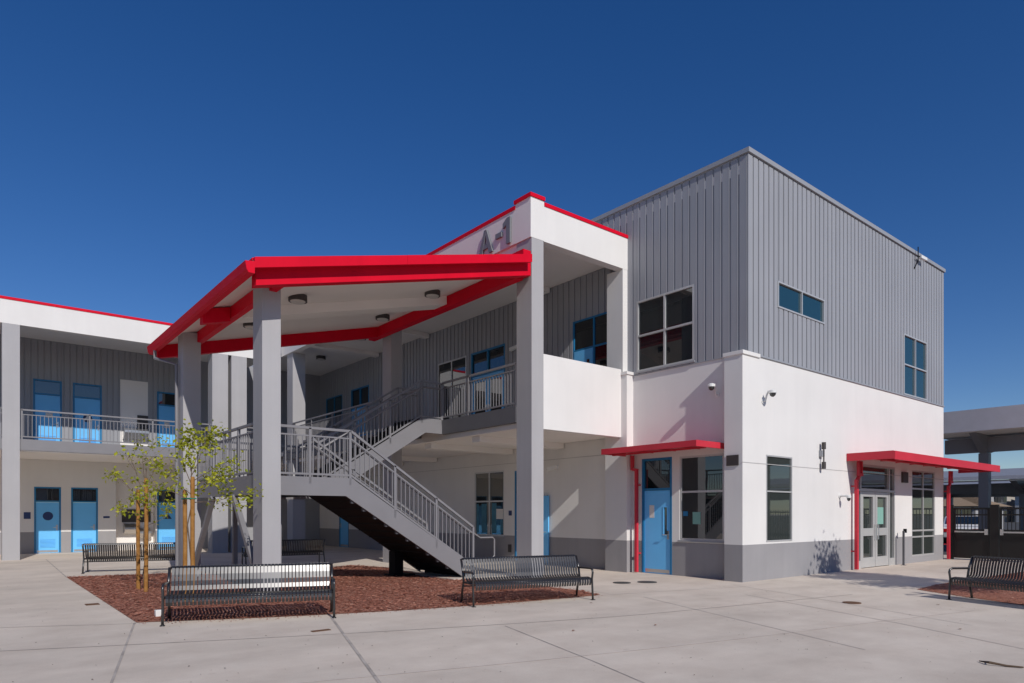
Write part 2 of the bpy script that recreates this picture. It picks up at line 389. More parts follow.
def chips(mb, poly, n, cx, cy, zb):
    xs = [p[0] for p in poly]; ys = [p[1] for p in poly]; k = 0
    while k < n:
        x, y = random.uniform(min(xs), max(xs)), random.uniform(min(ys), max(ys))
        if not inside((x, y), poly): continue
        k += 1; L = random.uniform(.012, .034); W = L*random.uniform(.35, .7); a = random.uniform(0, math.pi); t = random.uniform(-.5, .5); q = random.uniform(-.5, .5)
        ca, sa = math.cos(a), math.sin(a); z = zb+random.uniform(.004, .02); i = len(mb.v)
        for dx, dy in ((-L, -W), (L, -W*.7), (L*.8, W), (-L*.9, W*.8)):
            mb.v.append((x+dx*ca-dy*sa, y+dx*sa+dy*ca, z+abs(dx*t)*.8+dy*q))
        mb.f.append((i, i+1, i+2, i+3))
for poly, n in ((bed1, 26000), (bed2, 9000)):
    b = MB(); b.quad(*[(x, y, .006) for x, y in poly]); struct(b.build('mulch_bed', M['mulch']))
    c = MB(); chips(c, poly, n, 0, 0, .004)
    edge = front_edge if poly is bed1 else poly[:7]
    for k in range(260):
        q = random.randrange(len(edge)-1); t = random.random(); px_ = edge[q][0]+(edge[q+1][0]-edge[q][0])*t; py_ = edge[q][1]+(edge[q+1][1]-edge[q][1])*t
        d_ = -abs(random.gauss(0, .14)); x = px_+(d_*.35 if poly is bed1 else d_*.8)+random.gauss(0,.02); y = py_+d_*.9; L = random.uniform(.008, .024); a_ = random.uniform(0, 3.1); ca, sa = math.cos(a_)*L, math.sin(a_)*L; i = len(c.v)
        c.v += [(x-ca, y-sa, .006), (x+sa*.5, y-ca*.5, .009), (x+ca, y+sa, .012), (x-sa*.5, y+ca*.5, .008)]; c.f.append((i, i+1, i+2, i+3))
    c.build; o = struct(c.build('bark_chips', M['chip']), 'stuff')
gr = MB()
for k in range(420):
    t = random.uniform(3.5, 16); sx = random.uniform(-.8, .8)*t; x = math.cos(TH)*t+math.sin(TH)*sx; y = math.sin(TH)*t-math.cos(TH)*sx
    if inside((x, y), bed1) or inside((x, y), bed2) or (x > 13.6 and y > 8.3): continue
    L = random.uniform(.004, .012); i = len(gr.v); a_ = random.uniform(0, 3); c_, s_ = math.cos(a_)*L, math.sin(a_)*L
    gr.v += [(x-c_, y-s_, .007), (x+s_, y-c_, .007), (x+c_, y+s_, .009), (x-s_*.6, y+c_*.6, .012)]; gr.f.append((i, i+1, i+2, i+3))
struct(gr.build('grit', M['twig']), 'stuff')
# pale concrete edge round the right bed and the stair pad
pad = MB(); pad.box(8.95, 10.6, 13.1, 14.9, .0, .03); struct(pad.build('stair_pad', M['concrete']))

jm = MB(); jp = MB(); jf = MB()
def joint(pts, w=.02, mb=jm, z=.0045):
    for i in range(len(pts)-1):
        a = Vector((*pts[i], z)); b = Vector((*pts[i+1], z)); d = (b-a).normalized(); s = Vector((-d.y, d.x, 0))*w/2
        mb.quad(a-s, b-s, b+s, a+s)
J1 = arc((-9, 14.0), (3.1, 7.9), (8.3, 6.75)); joint(J1+[(13.3, 5.9)], .018)
J2 = arc((-6, 9.2), (2.4, 5.5), (9.6, 4.3)); joint(J2, .016, jp); joint([(9.6, 4.3), (13.0, 3.6)], .016, jp)
joint([(-8, 15.5), (-.6, 12.1), (1.95, 10.75)], .016)
joint([(1.95, 10.86), (1.09, 7.12), (.2, 3.0)], .026)
joint([(2.06, 19.75), (2.33, 27.9)], .03)
joint([(4.33, 9.55), (2.99, 5.56), (2.2, 3.2)], .034)
joint([(5.86, 7.3), (5.19, 5.02), (4.4, 2.6)], .011)
joint([(9.9, 8.2), (9.3, 6.7), (8.0, 3.4)], .014, jf); joint([(11.7, 7.2), (10.3, 3.9), (8.6, .6)], .016, jf)
joint([(9.5, 8.9), (13.0, 8.0)], .016, jf); joint([(13.1, 8.35), (12.2, 6.1), (10.9, 3.2)], .014, jf)
joint([(-12, 26.3), (2.3, 26.35)], .016); joint([(-12, 21.5), (2.06, 19.9)], .016)
joint([(14.9, 8.2), (14.3, 5.2)], .014, jf); joint([(18.2, 8.4), (17.3, 5.6)], .014, jf)
joint([(10.0, 11.0), (13.9, 10.4)], .014, jf); joint([(10.2, 12.1), (9.8, 9.0)], .014, jf)
for k in range(9): joint([(10.8+.0*k, 14+k*2.2), (13.9, 14+k*2.2)], .012)
struct(jm.build('pavement_joints', M['joint'])); struct(jf.build('faint_pavement_joints', M['faint'])); struct(jp.build('pale_pavement_joints', M['pale_joint']))

# ------------------------------------------------------------------ main school building
X0 = 14.0; YC = 8.53; XE = 26.1; YF = 12.13; XF = 10.55; YN = 32.3
school = thing('school_building', 'white school building with ribbed grey metal upper box and letters A-1 on its parapet', 'building', (X0, YC, 0))
WX = Wall('X', X0); WY = Wall('Y', YC); BAND = .845
# openings  (u0,u1,z0,z1)
opx_g = [(10.68, 11.65, 0, 3.0), (9.17, 10.45, .9, 2.99), (17.49, 19.15, .81, 3.0), (15.9, 16.93, 0, 2.95), (29.0, 30.0, 0, 2.2), (24.6, 26.0, .95, 2.4)]
opx_box = [(10.0, 11.82, 5.32, 7.2)]
opx_u = [(12.75, 14.26, 4.18, 7.2), (19.66, 21.5, 4.75, 7.2), (17.44, 19.36, 4.18, 7.2), (27.0, 28.76, 4.18, 7.25), (29.7, 31.5, 5.4, 7.2)]
opy_g = [(14.74, 15.94, .89, 2.95), (19.45, 22.09, .0, 2.97), (23.39, 25.33, .2, 2.95)]
opy_u = [(15.26, 17.59, 6.53, 7.16), (22.73, 24.58, 5.27, 7.16)]
m = MB()
WX.sheet(m, 9.0, YN, BAND, 4.18, opx_g); WX.sheet(m, 9.0, 12.72, 4.18, 5.26, opx_box)
WY.sheet(m, 13.745, XE, BAND, 5.25, opy_g)
m.quad((XE,YC,BAND),(XE,24,BAND),(XE,24,5.25),(XE,YC,5.25))
m.build('wall', M['white'], school)
m = MB(); m.box(13.745, 14.02, YC+.002, 9.0, BAND, 5.18); m.build('corner_pier', M['white'], school)
m = MB(); m.box(13.715, 14.45, YC-.035, 9.03, 5.18, 5.27); m.build('pier_cap', M['white'], school, .008)
m = MB()
WX.sheet(m, 9.0, YN, 0, BAND, opx_g); WY.sheet(m, 13.745, XE, 0, BAND, opy_g); m.box(13.747, 14.02, YC+.003, 8.999, .0, BAND)
m.quad((XE,YC,0),(XE,24,0),(XE,24,BAND),(XE,YC,BAND))
m.build('wall_base', M['band'], school)
m = MB(); WY.box(m, 13.73, XE, .0, .006, 2.72, 2.735); WX.box(m, 12.72, YN, 0, .006, 3.2, 3.212); m.build('control_joint', M['reveal'], school)
# metal clad upper box
ZT = 9.92
m = MB()
WXm = Wall('X', 13.98); WYm = Wall('Y', YC+.0)
WXm.sheet(m, YC+.03, YF+.3, 5.262, ZT-.1, opx_box, .1, -.024); WXm.ribs(m, YC, YF+.02, 5.262, ZT-.12, opx_box, .225); WXm.sheet(m, YF+.3, 21, 8.63, ZT-.1, (), .1, -.024); WXm.ribs(m, YF+.02, 20, 9.08, ZT-.12, (), .225)
WYm.sheet(m, 14.0, XE+.02, 5.252, ZT-.1, opy_u, .1, -.024); WYm.ribs(m, 13.98-.036, XE+.02, 5.252, ZT-.12, opy_u, .225, .04, lip=.001)
m.quad((XE+.02,YC,5.25),(XE+.02,24,5.25),(XE+.02,24,ZT-.1),(XE+.02,YC,ZT-.1))
m.quad((13.98,24,4),(XE,24,4),(XE,24,ZT-.1),(13.98,24,ZT-.1))
m.build('metal_cladding', M['siding'], school)
m = MB(); m.box(13.94, XE+.06, YC-.045, YC+.12, ZT-.095, ZT+.012); m.box(13.94, 14.1, YC+.12, 21, ZT-.095, ZT+.012); m.box(XE-.1, XE+.06, YC+.12, 24, ZT-.095, ZT+.012)
m.build('roof_coping', M['trim'], school)
m = MB(); m.box(14.0, XE-.05, YC+.05, 24, ZT-.5, ZT-.3); m.build('roof', M['soffit'], school)
m = MB(); WYm.box(m, 14.46, XE, .0, .032, 5.21, 5.25); WXm.box(m, 9.04, 11.9, -.03, .004, 5.235, 5.262); m.build('flashing', M['trim'], school)
# walkway wing: upper cladding
m = MB(); WX.sheet(m, 12.72, YN, 4.18, 8.46, opx_u, .12, -.024); WX.ribs(m, 12.72, YN, 4.18, 8.44, opx_u, .24); m.build('gallery_cladding', M['siding'], school)
m = MB(); m.quad((8.3,YN-.05,0),(X0+.05,YN-.05,0),(X0+.05,YN-.05,8.46),(8.3,YN-.05,8.46)); m.build('gallery_end_wall', M['siding'], school)
# roof of the wing, soffit, fascias, copings
m = MB(); m.box(XF+.25, 14.06, YF+.25, YN+1, 8.46, 8.62); m.build('gallery_soffit', M['soffit'], school)
m = MB(); m.box(XF+.25, 13.9, YF+.25, YN+1, 8.63, 8.8); m.box(14.1, 24, 21.2, 38, 8.5, 8.8); m.build('gallery_roof', M['soffit'], school)
m = MB(); m.box(10.95, 14.02, YF, YF+.25, 8.13, 8.98); m.box(XF-.03, XF+.25, 12.7, 28.13, 8.15, 8.98); m.box(10.52, 10.95, YF, 12.7, 8.14, 9.1)
m.box(13.8, 14.0, YF+.01, 12.71, 5.3, 8.13)
m.build('parapet', M['white'], school)
m = MB(); m.box(10.95, 14.0, YF-.02, YF+.27, 8.981, 9.07); m.box(XF-.05, XF+.27, 12.7, 28.1, 8.981, 9.07); m.box(10.49, 10.96, YF-.03, 12.73, 9.101, 9.19)
m.build('red_coping', M['red'], school)
# columns
m = MB(); m.box(10.6, 10.64, 12.7, 19.9, 7.5, 8.148); m.build('sun_block_board', M['soffit'], school)  # added board, blocks sun between canopy and fascia from reaching the rear column
m = MB(); m.box(10.55, 10.93, YF+.002, 12.69, 0, 8.135); m.build('column', M['column'], school)
m = MB(); m.box(10.6, 10.98, 18.95, 19.5, 0, 8.15); m.build('column', M['column'], school)
m = MB(); m.box(10.57, 11.1, 27.0, 27.6, 0, 8.15); m.build('column', M['column'], school)
m = MB(); m.box(13.74, 14.0, 11.95, 12.72, BAND, 5.26); m.build('pilaster', M['white'], school)
m = MB(); m.box(13.74, 14.0, 11.95, 12.72, 0, BAND-.001); m.build('pilaster_base', M['band'], school)
m = MB(); m.box(13.71, 14.02, 11.92, 12.75, 5.262, 5.34); m.build('pilaster_cap', M['white'], school)
m = MB(); m.box(13.79, 13.999, 12.135, 12.705, 5.34, 8.13); m.build('gallery_pilaster', M['white'], school)
# gallery floor, guard, beams under it
m = MB(); m.box(XF+.02, 13.99, YF+.12, YN, 3.98, 4.18); m.build('gallery_floor', M['column'], school)
m = MB(); m.box(XF-.02, XF+.1, 12.7, 15.98, 3.79, 4.185); m.box(XF-.02, XF+.1, 17.25, 27.9, 3.79, 4.185); m.build('gallery_edge', M['edge'], school)
m = MB(); m.box(XF+.12, 13.98, YF+.15, YN, 3.66, 3.97)
for y in (14.6, 17.0, 21.5, 24): m.box(XF+.3, 13.97, y, y+.35, 3.5, 3.659)
m.build('gallery_underside', M['soffit'], school)
m = MB(); m.box(10.93, 13.74, YF+.01, YF+.15, 3.6, 5.42); m.build('balcony_guard', M['white'], school, .01)
for y in (15.2, 22, 26): m = MB(); m.box(XF+.26, 13.95, y, y+.3, 8.3, 8.459); m.build('soffit_beam', M['soffit'], school)

# windows and doors: main block
window(WX, 9.17, 10.45, .9, 2.99, school, (), (2.1,))
window(WXm, 10.0, 11.82, 5.32, 7.2, school, (10.91,), (6.27,), fw=.05, proud=.012)
window(WY, 14.74, 15.94, .89, 2.95, school, (), (2.09,), fw=.035, sill=False, inset=.05, pane='glassr')
window(WYm, 15.26, 17.59, 6.53, 7.16, school, (16.42,), (), pane='tealglass', fw=.035, sill=False, inset=.06, proud=.02)
window(WYm, 22.73, 24.58, 5.27, 7.16, school, (23.65,), (6.22,), pane='tealglass', fw=.04, sill=False, inset=.06, proud=.02)
window(WY, 23.39, 25.33, .2, 2.95, school, (24.36,), (.82, 1.02, 2.36), fw=.05, sill=False, pane='glassr')
wd = window(WX, 17.49, 19.15, .81, 3.0, school, (18.32,), (1.98,))
for u0, u1, z1 in ((18.95, 19.08, 1.9), (18.5, 18.78, 1.9), (17.95, 18.2, 1.92), (17.6, 17.72, 1.5)):
    m = MB(); WX.box(m, u0, u1, -.0395, -.036, .9, z1); m.build('curtain', M['blind'], wd)
window(WX, 24.6, 26.0, .95, 2.4, school, (25.3,), ())
window(WX, 19.66, 21.5, 4.75, 7.2, school, (20.6,), (), n=0)
window(WX, 29.7, 31.5, 5.4, 7.2, school, (30.6,), (), frame='dblue', pane='tealglass')
door(WX, 10.68, 11.65, 0, 2.16, 3.0, school, vision=(.12, .24, 1.02, 1.72), hinge=-1)
door(WX, 15.9, 16.93, 0, 2.16, 2.95, school, hinge=1)
door(WX, 29.0, 30.0, 0, 2.2, 2.2, school)
door(WX, 17.44, 19.36, 4.18, 6.35, 7.2, school, leaves=2, vision=(.15, .85, .3, 1.95))
door(WX, 27.0, 28.76, 4.18, 6.35, 7.25, school, leaves=2)
d = window(WX, 12.75, 14.26, 4.18, 7.2, school, (13.42,), (6.33,), frame='dblue', sill=False, name='window')
m = MB(); WX.box(m, 13.46, 14.2, -.045, -.005, 4.2, 6.3); m.build('door_leaf', M['blue'], d)
m = MB(); WX.box(m, 13.58, 13.68, -.004, .002, 5.4, 6.0); m.build('vision_pane', M['glass'], d)
# open leaf resting against the wall
m = MB(); WX.box(m, 15.24, 15.88, .035, .08, .012, 2.11); o = m.build('door_leaf', M['blue'], school); o['label'] = 'blue door leaf folded open against the wall'
k = MB(); k.tube([WX.p(15.33, .08, 1.0), WX.p(15.33, .15, 1.0), WX.p(15.45, .15, 1.0)], .012, 6); k.build('handle', M['chrome'], o)
# storefront entrance with glazed double doors
def storefront():
    W = WY; fw = .06; a, b = -.1, .0; m = MB()
    for u0, u1, z0, z1 in ((19.45,19.51,0,2.97),(22.03,22.09,0,2.97),(19.51,22.03,2.91,2.97),(19.73,19.79,.0,2.91),(21.66,21.72,0,2.91),(19.79,21.66,2.2,2.28),(19.51,19.73,2.2,2.26),(21.72,22.03,2.2,2.26),(19.51,19.73,0,.22),(21.72,22.03,0,.22)):
        W.box(m, u0, u1, a, b, z0, z1)
    d = m.build('door', M['silver'], school); d['label'] = 'glazed aluminium entrance with double doors and transom'
    g = MB(); W.box(g, 19.48, 22.06, a+.02, a+.035, .05, 2.94); g.build('pane', M['glassr'], d)
    for u0, u1, h in ((19.80, 20.715, 1), (20.735, 21.65, -1)):
        l = MB(); n0, n1 = -.06, -.012
        W.box(l, u0, u0+.14, n0, n1, .02, 2.19); W.box(l, u1-.14, u1, n0, n1, .02, 2.19)
        for z0, z1 in ((.02,.3),(.92,1.14),(2.05,2.19)): W.box(l, u0+.14, u1-.14, n0, n1, z0, z1)
        lo = l.build('door_leaf', M['silver'], d)
        hu = u1-.07 if h > 0 else u0+.07
        k = MB(); k.tube([W.p(hu, n1, .82), W.p(hu, .05, .82), W.p(hu, .05, 1.24), W.p(hu, n1, 1.24)], .014, 6); k.build('handle', M['chrome'], d)
storefront()

# red awnings with downspouts
def awning(pts_x, pts_y, z, side):
    x0, x1 = pts_x; y0, y1 = pts_y
    m = MB()
    m.box(x0, x1, y0, y1, z-.05, z-.03)
    if side == 'X':
        m.box(x0-.02, x0+.02, y0-.02, y1+.02, z-.14, z); m.box(x0+.021, x1, y0-.02, y0+.02, z-.14, z); m.box(x0+.021, x1, y1-.02, y1+.02, z-.14, z)
        for k in range(1, 4): y = y0+(y1-y0)*k/4; m.box(x0+.022, x1, y-.02, y+.02, z-.09, z-.051)
        m.box(x0+.35, x0+.42, y0+.021, y1-.021, z-.16, z-.121)
    else:
        m.box(x0-.02, x1+.02, y0-.02, y0+.02, z-.22, z); m.box(x0-.02, x0+.02, y0+.021, y1, z-.2, z+.01); m.box(x1-.02, x1+.02, y0+.021, y1, z-.2, z)
        for k in range(1, 8): x = x0+(x1-x0)*k/8; m.box(x-.02, x+.02, y0+.021, y1, z-.1, z-.051)
        m.box(x0+.021, x1-.021, y0+.5, y0+.58, z-.19, z-.161)
    return m.build('awning', M['awnred'], school)
a1 = awning((12.85, 13.995), (9.14, 12.0), 3.22, 'X')
a2 = awning((18.88, 27.5), (7.3, 8.52), 3.2, 'Y')
m = MB(); m.bar((13.86, 11.86, 3.1), (13.86, 11.86, 2.78), .075, .075); m.bar((13.86, 11.89, 2.75), (13.86, 11.68, 2.70), .073, .073); m.bar((13.862, 11.72, 2.72), (13.862, 11.72, .02), .075, .075)
m.box(13.9, 13.995, 11.68, 11.76, 2.3, 2.33); m.box(13.9, 13.995, 11.68, 11.76, .5, .53); m.build('downspout', M['awnred'], a1)
def ds(x, y):
    m = MB(); m.bar((x+.12, y, 3.02), (x+.12, y, 2.66), .07, .07); m.bar((x+.3, y+.002, 3.02), (x+.3, y+.002, 2.66), .06, .06); m.bar((x+.08, y+.001, 2.64), (x+.34, y+.001, 2.64), .075, .075)
    m.bar((x+.16, y+.003, 2.6), (x+.02, y+.003, 2.47), .072, .072); m.bar((x+.0, y+.001, 2.5), (x+.0, y+.001, .02), .085, .085)
    m.box(x-.03, x+.03, y+.04, y+.14, 2.3, 2.34); m.box(x-.03, x+.03, y+.04, y+.14, .5, .54)
    m.build('downspout', M['awnred'], a2)
ds(19.17, 8.39); ds(26.08, 8.37)

# letters on the parapet
def text_mesh(s, size, ext, mat, name, parent, origin, xdir, ydir, off=.0):
    cu = bpy.data.curves.new(name, 'FONT'); cu.body = s; cu.size = size; cu.extrude = ext; cu.offset = off
    t = bpy.data.objects.new(name, cu); C.objects.link(t)
    bpy.context.view_layer.update()
    me = bpy.data.meshes.new_from_object(t.evaluated_get(bpy.context.evaluated_depsgraph_get()))
    bpy.data.objects.remove(t); bpy.data.curves.remove(cu)
    x = Vector(xdir); y = Vector(ydir); z = x.cross(y); o = Vector(origin); par = Vector((0,0,0)); q = parent
    while q is not None: par = par+q.location; q = q.parent
    for v in me.vertices: v.co = o+x*v.co.x+y*v.co.y+z*v.co.z-par
    me.materials.clear(); me.materials.append(mat); me.name = name
    ob = bpy.data.objects.new(name, me); C.objects.link(ob); ob.parent = parent
    return ob
LXW = Wall('X', XF-.03)
def letter(lab, polys):      # polygons in (distance to the right, height); right on this wall is -Y
    m = MB()
    for k, (oy, pol) in enumerate(polys):
        t0, t1 = .012, .062-.003*k
        m.prism([LXW.p(oy-a, t0, 8.21+b) for a, b in pol], Vector(LXW.p(0, t1, 0))-Vector(LXW.p(0, t0, 0)))
    o = m.build('letter', M['lettergrey'], school); o['label'] = 'raised grey metal character %s' % lab
letter('A', [(14.14, [(0,0),(.15,0),(.34,.62),(.25,.62)]), (14.14, [(.44,0),(.59,0),(.34,.62),(.25,.62),(.29,.52)]), (14.14, [(.13,.14),(.46,.14),(.42,.25),(.17,.25)])])
letter('dash', [(13.42, [(0,.25),(.24,.25),(.24,.37),(0,.37)])])
letter('1', [(13.12, [(.13,0),(.28,0),(.28,.64),(.16,.64),(0,.54),(0,.42),(.13,.47)])])

# gallery railing (walkway edge)
def rail_run(name, a, b, parent, mat, z0h=.09, top=1.06, pitch=.115, posts=(), hand=False):
    """railing between points a and b (floor level), sloping when they differ in height"""
    a = Vector(a); b = Vector(b); d = b-a; L = Vector((d.x, d.y, 0)).length; m = MB()
    up = Vector((0,0,1))
    m.bar(a+up*top, b+up*top, .05, .05); m.bar(a+up*z0h, b+up*z0h, .04, .04); m.bar(a+up*(top-.16), b+up*(top-.16), .03, .03)
    n = int(L/pitch)
    for i in range(1, n):
        p = a+d*(i/n); m.bar(p+up*z0h, p+up*(top-.16), .018, .018)
    o = m.build(name, mat, parent)
    for t in posts:
        p = a+d*t; q = MB(); q.bar(p-up*.12, p+up*top, .05, .05); q.build('post', mat, o)
    if hand:
        h = MB(); n_ = Vector((d.y, -d.x, 0)).normalized()*hand
        h.tube([a+up*.87+n_, b+up*.87+n_], .02, 8)
        for t in (.1, .5, .9):
            p = a+d*t; h.bar(p+up*.86, p+up*.86+n_, .015, .015)
        h.build('handrail', mat, o)
    return o
rail_run('railing', (10.58, 12.72, 4.18), (10.58, 15.98, 4.18), school, M['steel'], posts=(.0, .62, 1.0))
rail_run('railing', (10.58, 17.25, 4.18), (10.58, 18.95, 4.18), school, M['steel'], posts=(.02, .98))
rail_run('railing', (10.58, 19.5, 4.18), (10.58, 26.98, 4.18), school, M['steel'], posts=(.02, .25, .5, .75, .98))

# ------------------------------------------------------------------ left wing
wing = thing('classroom_wing', 'two storey white and grey wing at the left with blue doors on both floors', 'building', (1.4, 28.13, 0))
WL = Wall('Y', YN); XW0 = -13.0; XW1 = 8.4; YL = 28.13
opl_g = [(2.31, 3.19, 0, 2.62), (3.53, 4.46, 0, 2.62), (5.11, 6.6, 0, 3.0), (6.66, 7.6, 0, 2.62)]
opl_u = [(2.28, 3.22, 4.1, 6.85), (3.59, 4.6, 4.1, 6.85), (5.26, 6.31, 4.1, 7.2), (6.66, 7.6, 4.1, 6.85)]
m = MB(); WL.sheet(m, XW0, XW1, BAND, 4.0, opl_g); m.build('wall', M['white'], wing)
m = MB(); WL.sheet(m, XW0, XW1, 0, BAND, opl_g); m.build('wall_base', M['band'], wing)
m = MB(); WL.sheet(m, XW0, XW1, 4.0, 8.46, opl_u, .14, -.024); WL.ribs(m, XW0, XW1, 4.1, 8.44, opl_u, .215); m.build('metal_cladding', M['siding'], wing)
m = MB(); m.box(XW0, 10.5, YL, YL+.25, 7.92, 8.72); m.build('parapet', M['white'], wing)
m = MB(); m.box(XW0, 10.48, YL-.02, YL+.27, 8.721, 8.81); m.build('red_coping', M['red'], wing)
m = MB(); m.box(XW0, 10.5, YL+.26, YN-.02, 8.4, 8.55); m.build('soffit', M['soffit'], wing)
m = MB(); m.box(XW0, XW1, YL+.26, YN+8, 8.56, 8.7); m.build('roof', M['soffit'], wing)
for x0, x1 in ((1.14, 1.62), (-5.4, -4.9), (7.77, 8.37)):
    m = MB(); m.box(x0, x1, YL+.003, YL+.6, 0, 7.92); m.build('column', M['column'], wing)
m = MB(); m.box(8.5, 9.1, YL+.003, YL+.6, 0, 7.92); m.build('column', M['column'], wing)
m = MB(); m.box(XW0, 10.5, YL+.08, YN-.01, 3.72, 4.09); m.build('gallery_floor', M['steel'], wing)
m = MB(); m.box(XW0, 10.5, YL+.12, YN-.01, 3.69, 3.719); m.build('gallery_underside', M['soffit'], wing)
for a, b in ((1.62, 7.77), (-4.9, 1.14), (9.1, 10.5)):
    rail_run('railing', (a, YL+.15, 4.09), (b, YL+.15, 4.09), wing, M['steel'], top=1.0, posts=(.01, .33, .66, .99) if b-a > 2 else ())
for (u0, u1, z0, z1) in (opl_g[0], opl_g[1], opl_g[3]): door(WL, u0, u1, 0.0, 2.02, 2.62, wing, louvre=True)
for (u0, u1, z0, z1) in (opl_u[0], opl_u[1], opl_u[3]): door(WL, u0, u1, 4.1, 6.25, 6.85, wing, louvre=True)
m = MB(); WL.box(m, 5.26, 6.31, -.1, -.03, 4.1, 7.2); o = m.build('panel_door', M['soffit'], wing); o['label'] = 'plain off white shutter panel'
m = MB(); m.box(5.11, 6.6, YN+.5, YN+.52, 0, 3.0); m.box(5.08, 5.11, YN+.001, YN+.52, 0, 3.0); m.box(6.6, 6.63, YN+.1, YN+.52, 0, 3.0); m.box(5.11, 6.6, YN+.1, YN+.5, 3.0, 3.02); m.build('alcove', M['soffit'], wing)

# ------------------------------------------------------------------ stair canopy
can = thing('stair_canopy', 'red edged sloping roof canopy on grey columns sheltering the outdoor staircase', 'canopy', (4.5, 12.7, 0))
SL = .2515
def zr(x): return 5.97+SL*(x-3.94)         # top of roof sheet
def slab(x0, x1, y0, y1, t0, t1):      # sloped box; t0,t1 measured down from the roof sheet
    m = MB(); m.hexa([(x0,y0,zr(x0)-t1),(x1,y0,zr(x1)-t1),(x1,y1,zr(x1)-t1),(x0,y1,zr(x0)-t1),(x0,y0,zr(x0)-t0),(x1,y0,zr(x1)-t0),(x1,y1,zr(x1)-t0),(x0,y1,zr(x0)-t0)]); return m
XR = 10.45
m = slab(3.96, 10.29, 11.92, 19.85, .02, .11); m.build('soffit', M['soffit'], can)
m = slab(3.94, 10.29, 11.9, 19.87, -.02, .018); m.build('roof', M['red'], can)
m = slab(3.96, 6.98, 11.82, 11.898, -.01, .175); m.build('fascia', M['red'], can)
m = slab(6.985, 10.3, 11.821, 11.898, -.012, .175); m.build('fascia', M['red'], can)
m = slab(3.94, XR, 19.872, 19.94, -.01, .175); m.build('fascia', M['red'], can)
m = MB(); gp = [(3.955,5.9),(3.79,5.88),(3.815,5.74),(3.85,5.69),(3.955,5.69)]
m.prism([(x, 11.8, z) for x, z in gp], (0, 7.75, 0)); m.build('gutter', M['red'], can)
m = slab(4.05, 10.42, 12.03, 12.25, .12, .43); m.build('beam', M['red'], can)
m = slab(3.95, 10.5, 19.1, 19.3, .112, .43); m.build('beam', M['red'], can)
m = MB(); m.box(4.52, 4.66, 12.25, 19.7, zr(4.5)-.37, zr(4.5)-.118); m.build('beam', M['red'], can)
m = MB(); m.box(10.2, 10.42, 12.3, 19.7, zr(10.2)-.42, zr(10.2)-.12); m.build('beam', M['red'], can)
m = slab(3.95, 4.51, 15.0, 15.2, .14, .44); m.build('outrigger', M['red'], can)
m = MB(); m.box(10.3, 10.53, 12.14, 19.8, zr(10.3)-.36, 7.8); m.build('ridge_flashing', M['red'], can)
m = slab(4.7, 10.19, 15.2, 15.8, .112, .34); m.build('ceiling_beam', M['soffit'], can)
m = MB(); m.box(4.39, 4.74, 12.7, 13.2, 0, zr(4.4)-.12); m.build('column', M['column'], can)
m = MB(); m.box(4.2, 4.6, 17.62, 18.1, 0, zr(4.4)-.12); m.box(4.2, 4.5, 17.62, 18.1, 0, .1); m.build('column', M['column'], can)
# downpipe beside the rear column
m = MB(); m.tube([(3.87, 19.0, 5.7), (3.87, 19.0, 5.5), (4.13, 17.95, 5.2), (4.13, 17.9, .05)], .04, 8); m.build('downspout', M['steel'], can)

# ------------------------------------------------------------------ staircase
st = thing('staircase', 'grey steel switchback staircase with railings rising to the upper gallery', 'staircase', (9.4, 13.28, 0))
YA0, YA1 = 13.28, 15.25; YB0, YB1 = 15.95, 17.25
TL = 2.22; K = .628
# lower flight: from (9.43, foot) up to (6.49, landing)
def stringer(y, prof, t=.05): 
    m = MB(); m.prism([(x, y, z) for x, z in prof], (0, t, 0)); return m
lowp = [(9.40,.03),(9.40,.46),(6.48,2.31),(4.47,2.31),(4.47,1.93),(6.35,1.93)]
uppp = [(10.53,3.8),(10.53,4.2),(9.88,4.2),(6.9,2.31),(6.45,2.31),(6.45,1.93),(7.05,1.93),(9.99,3.8)]
stringer(YA0, lowp).build('stringer', M['steel'], st); stringer(YA1, [(9.4,.03),(9.4,.46),(6.48,2.31),(6.48,1.95)]).build('stringer', M['steel'], st)
stringer(YB0, uppp).build('stringer', M['steel'], st); stringer(YB1, uppp).build('stringer', M['steel'], st)
m = MB(); m.box(4.44, 4.5, YA0+.06, YB1, 1.93, 2.31); m.build('landing_beam', M['steel'], st)
m = MB(); m.box(4.5, 6.5, YA0+.055, YB1, 2.12, TL); m.build('landing', M['concrete'], st)
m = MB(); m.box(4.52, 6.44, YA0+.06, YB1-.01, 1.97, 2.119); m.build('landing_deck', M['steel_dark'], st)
nr = 12
for fl in (0, 1):
    y0, y1 = ((YA0+.052, YA1-.002), (YB0+.052, YB1-.002))[fl]
    for i in range(nr):
        r = TL/(nr+1) if fl == 0 else (4.18-TL)/(nr)
        if fl == 0: x = 9.55-i*.272; z = r*(i+1)
        else: x = 6.75+i*.272; z = TL+r*(i+1)
        m = MB(); s = -1 if fl == 0 else 1
        xa, xb = sorted((x, x+s*.29))
        m.box(xa, xb, y0, y1, z-.05, z); xr = x+s*.01; m.box(min(xr, xr+s*.02), max(xr, xr+s*.02), y0+.001, y1-.001, z-r+.001, z-.051)
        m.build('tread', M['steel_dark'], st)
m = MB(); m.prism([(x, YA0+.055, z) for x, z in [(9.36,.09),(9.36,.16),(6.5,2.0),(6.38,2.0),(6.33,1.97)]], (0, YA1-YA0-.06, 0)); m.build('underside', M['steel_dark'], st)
for i in range(10):
    x = 9.0-i*.272; z = .09+(9.36-x)*.62
    m = MB(); m.box(x-.05, x+.05, YA0+.053, YA0+.13, z-.055, z+.02); m.build('tread_bracket', M['edge'], st)
m = MB(); m.box(10.0, XF+.01, YB0+.05, YB1, 4.1, 4.18); m.build('landing', M['concrete'], st)
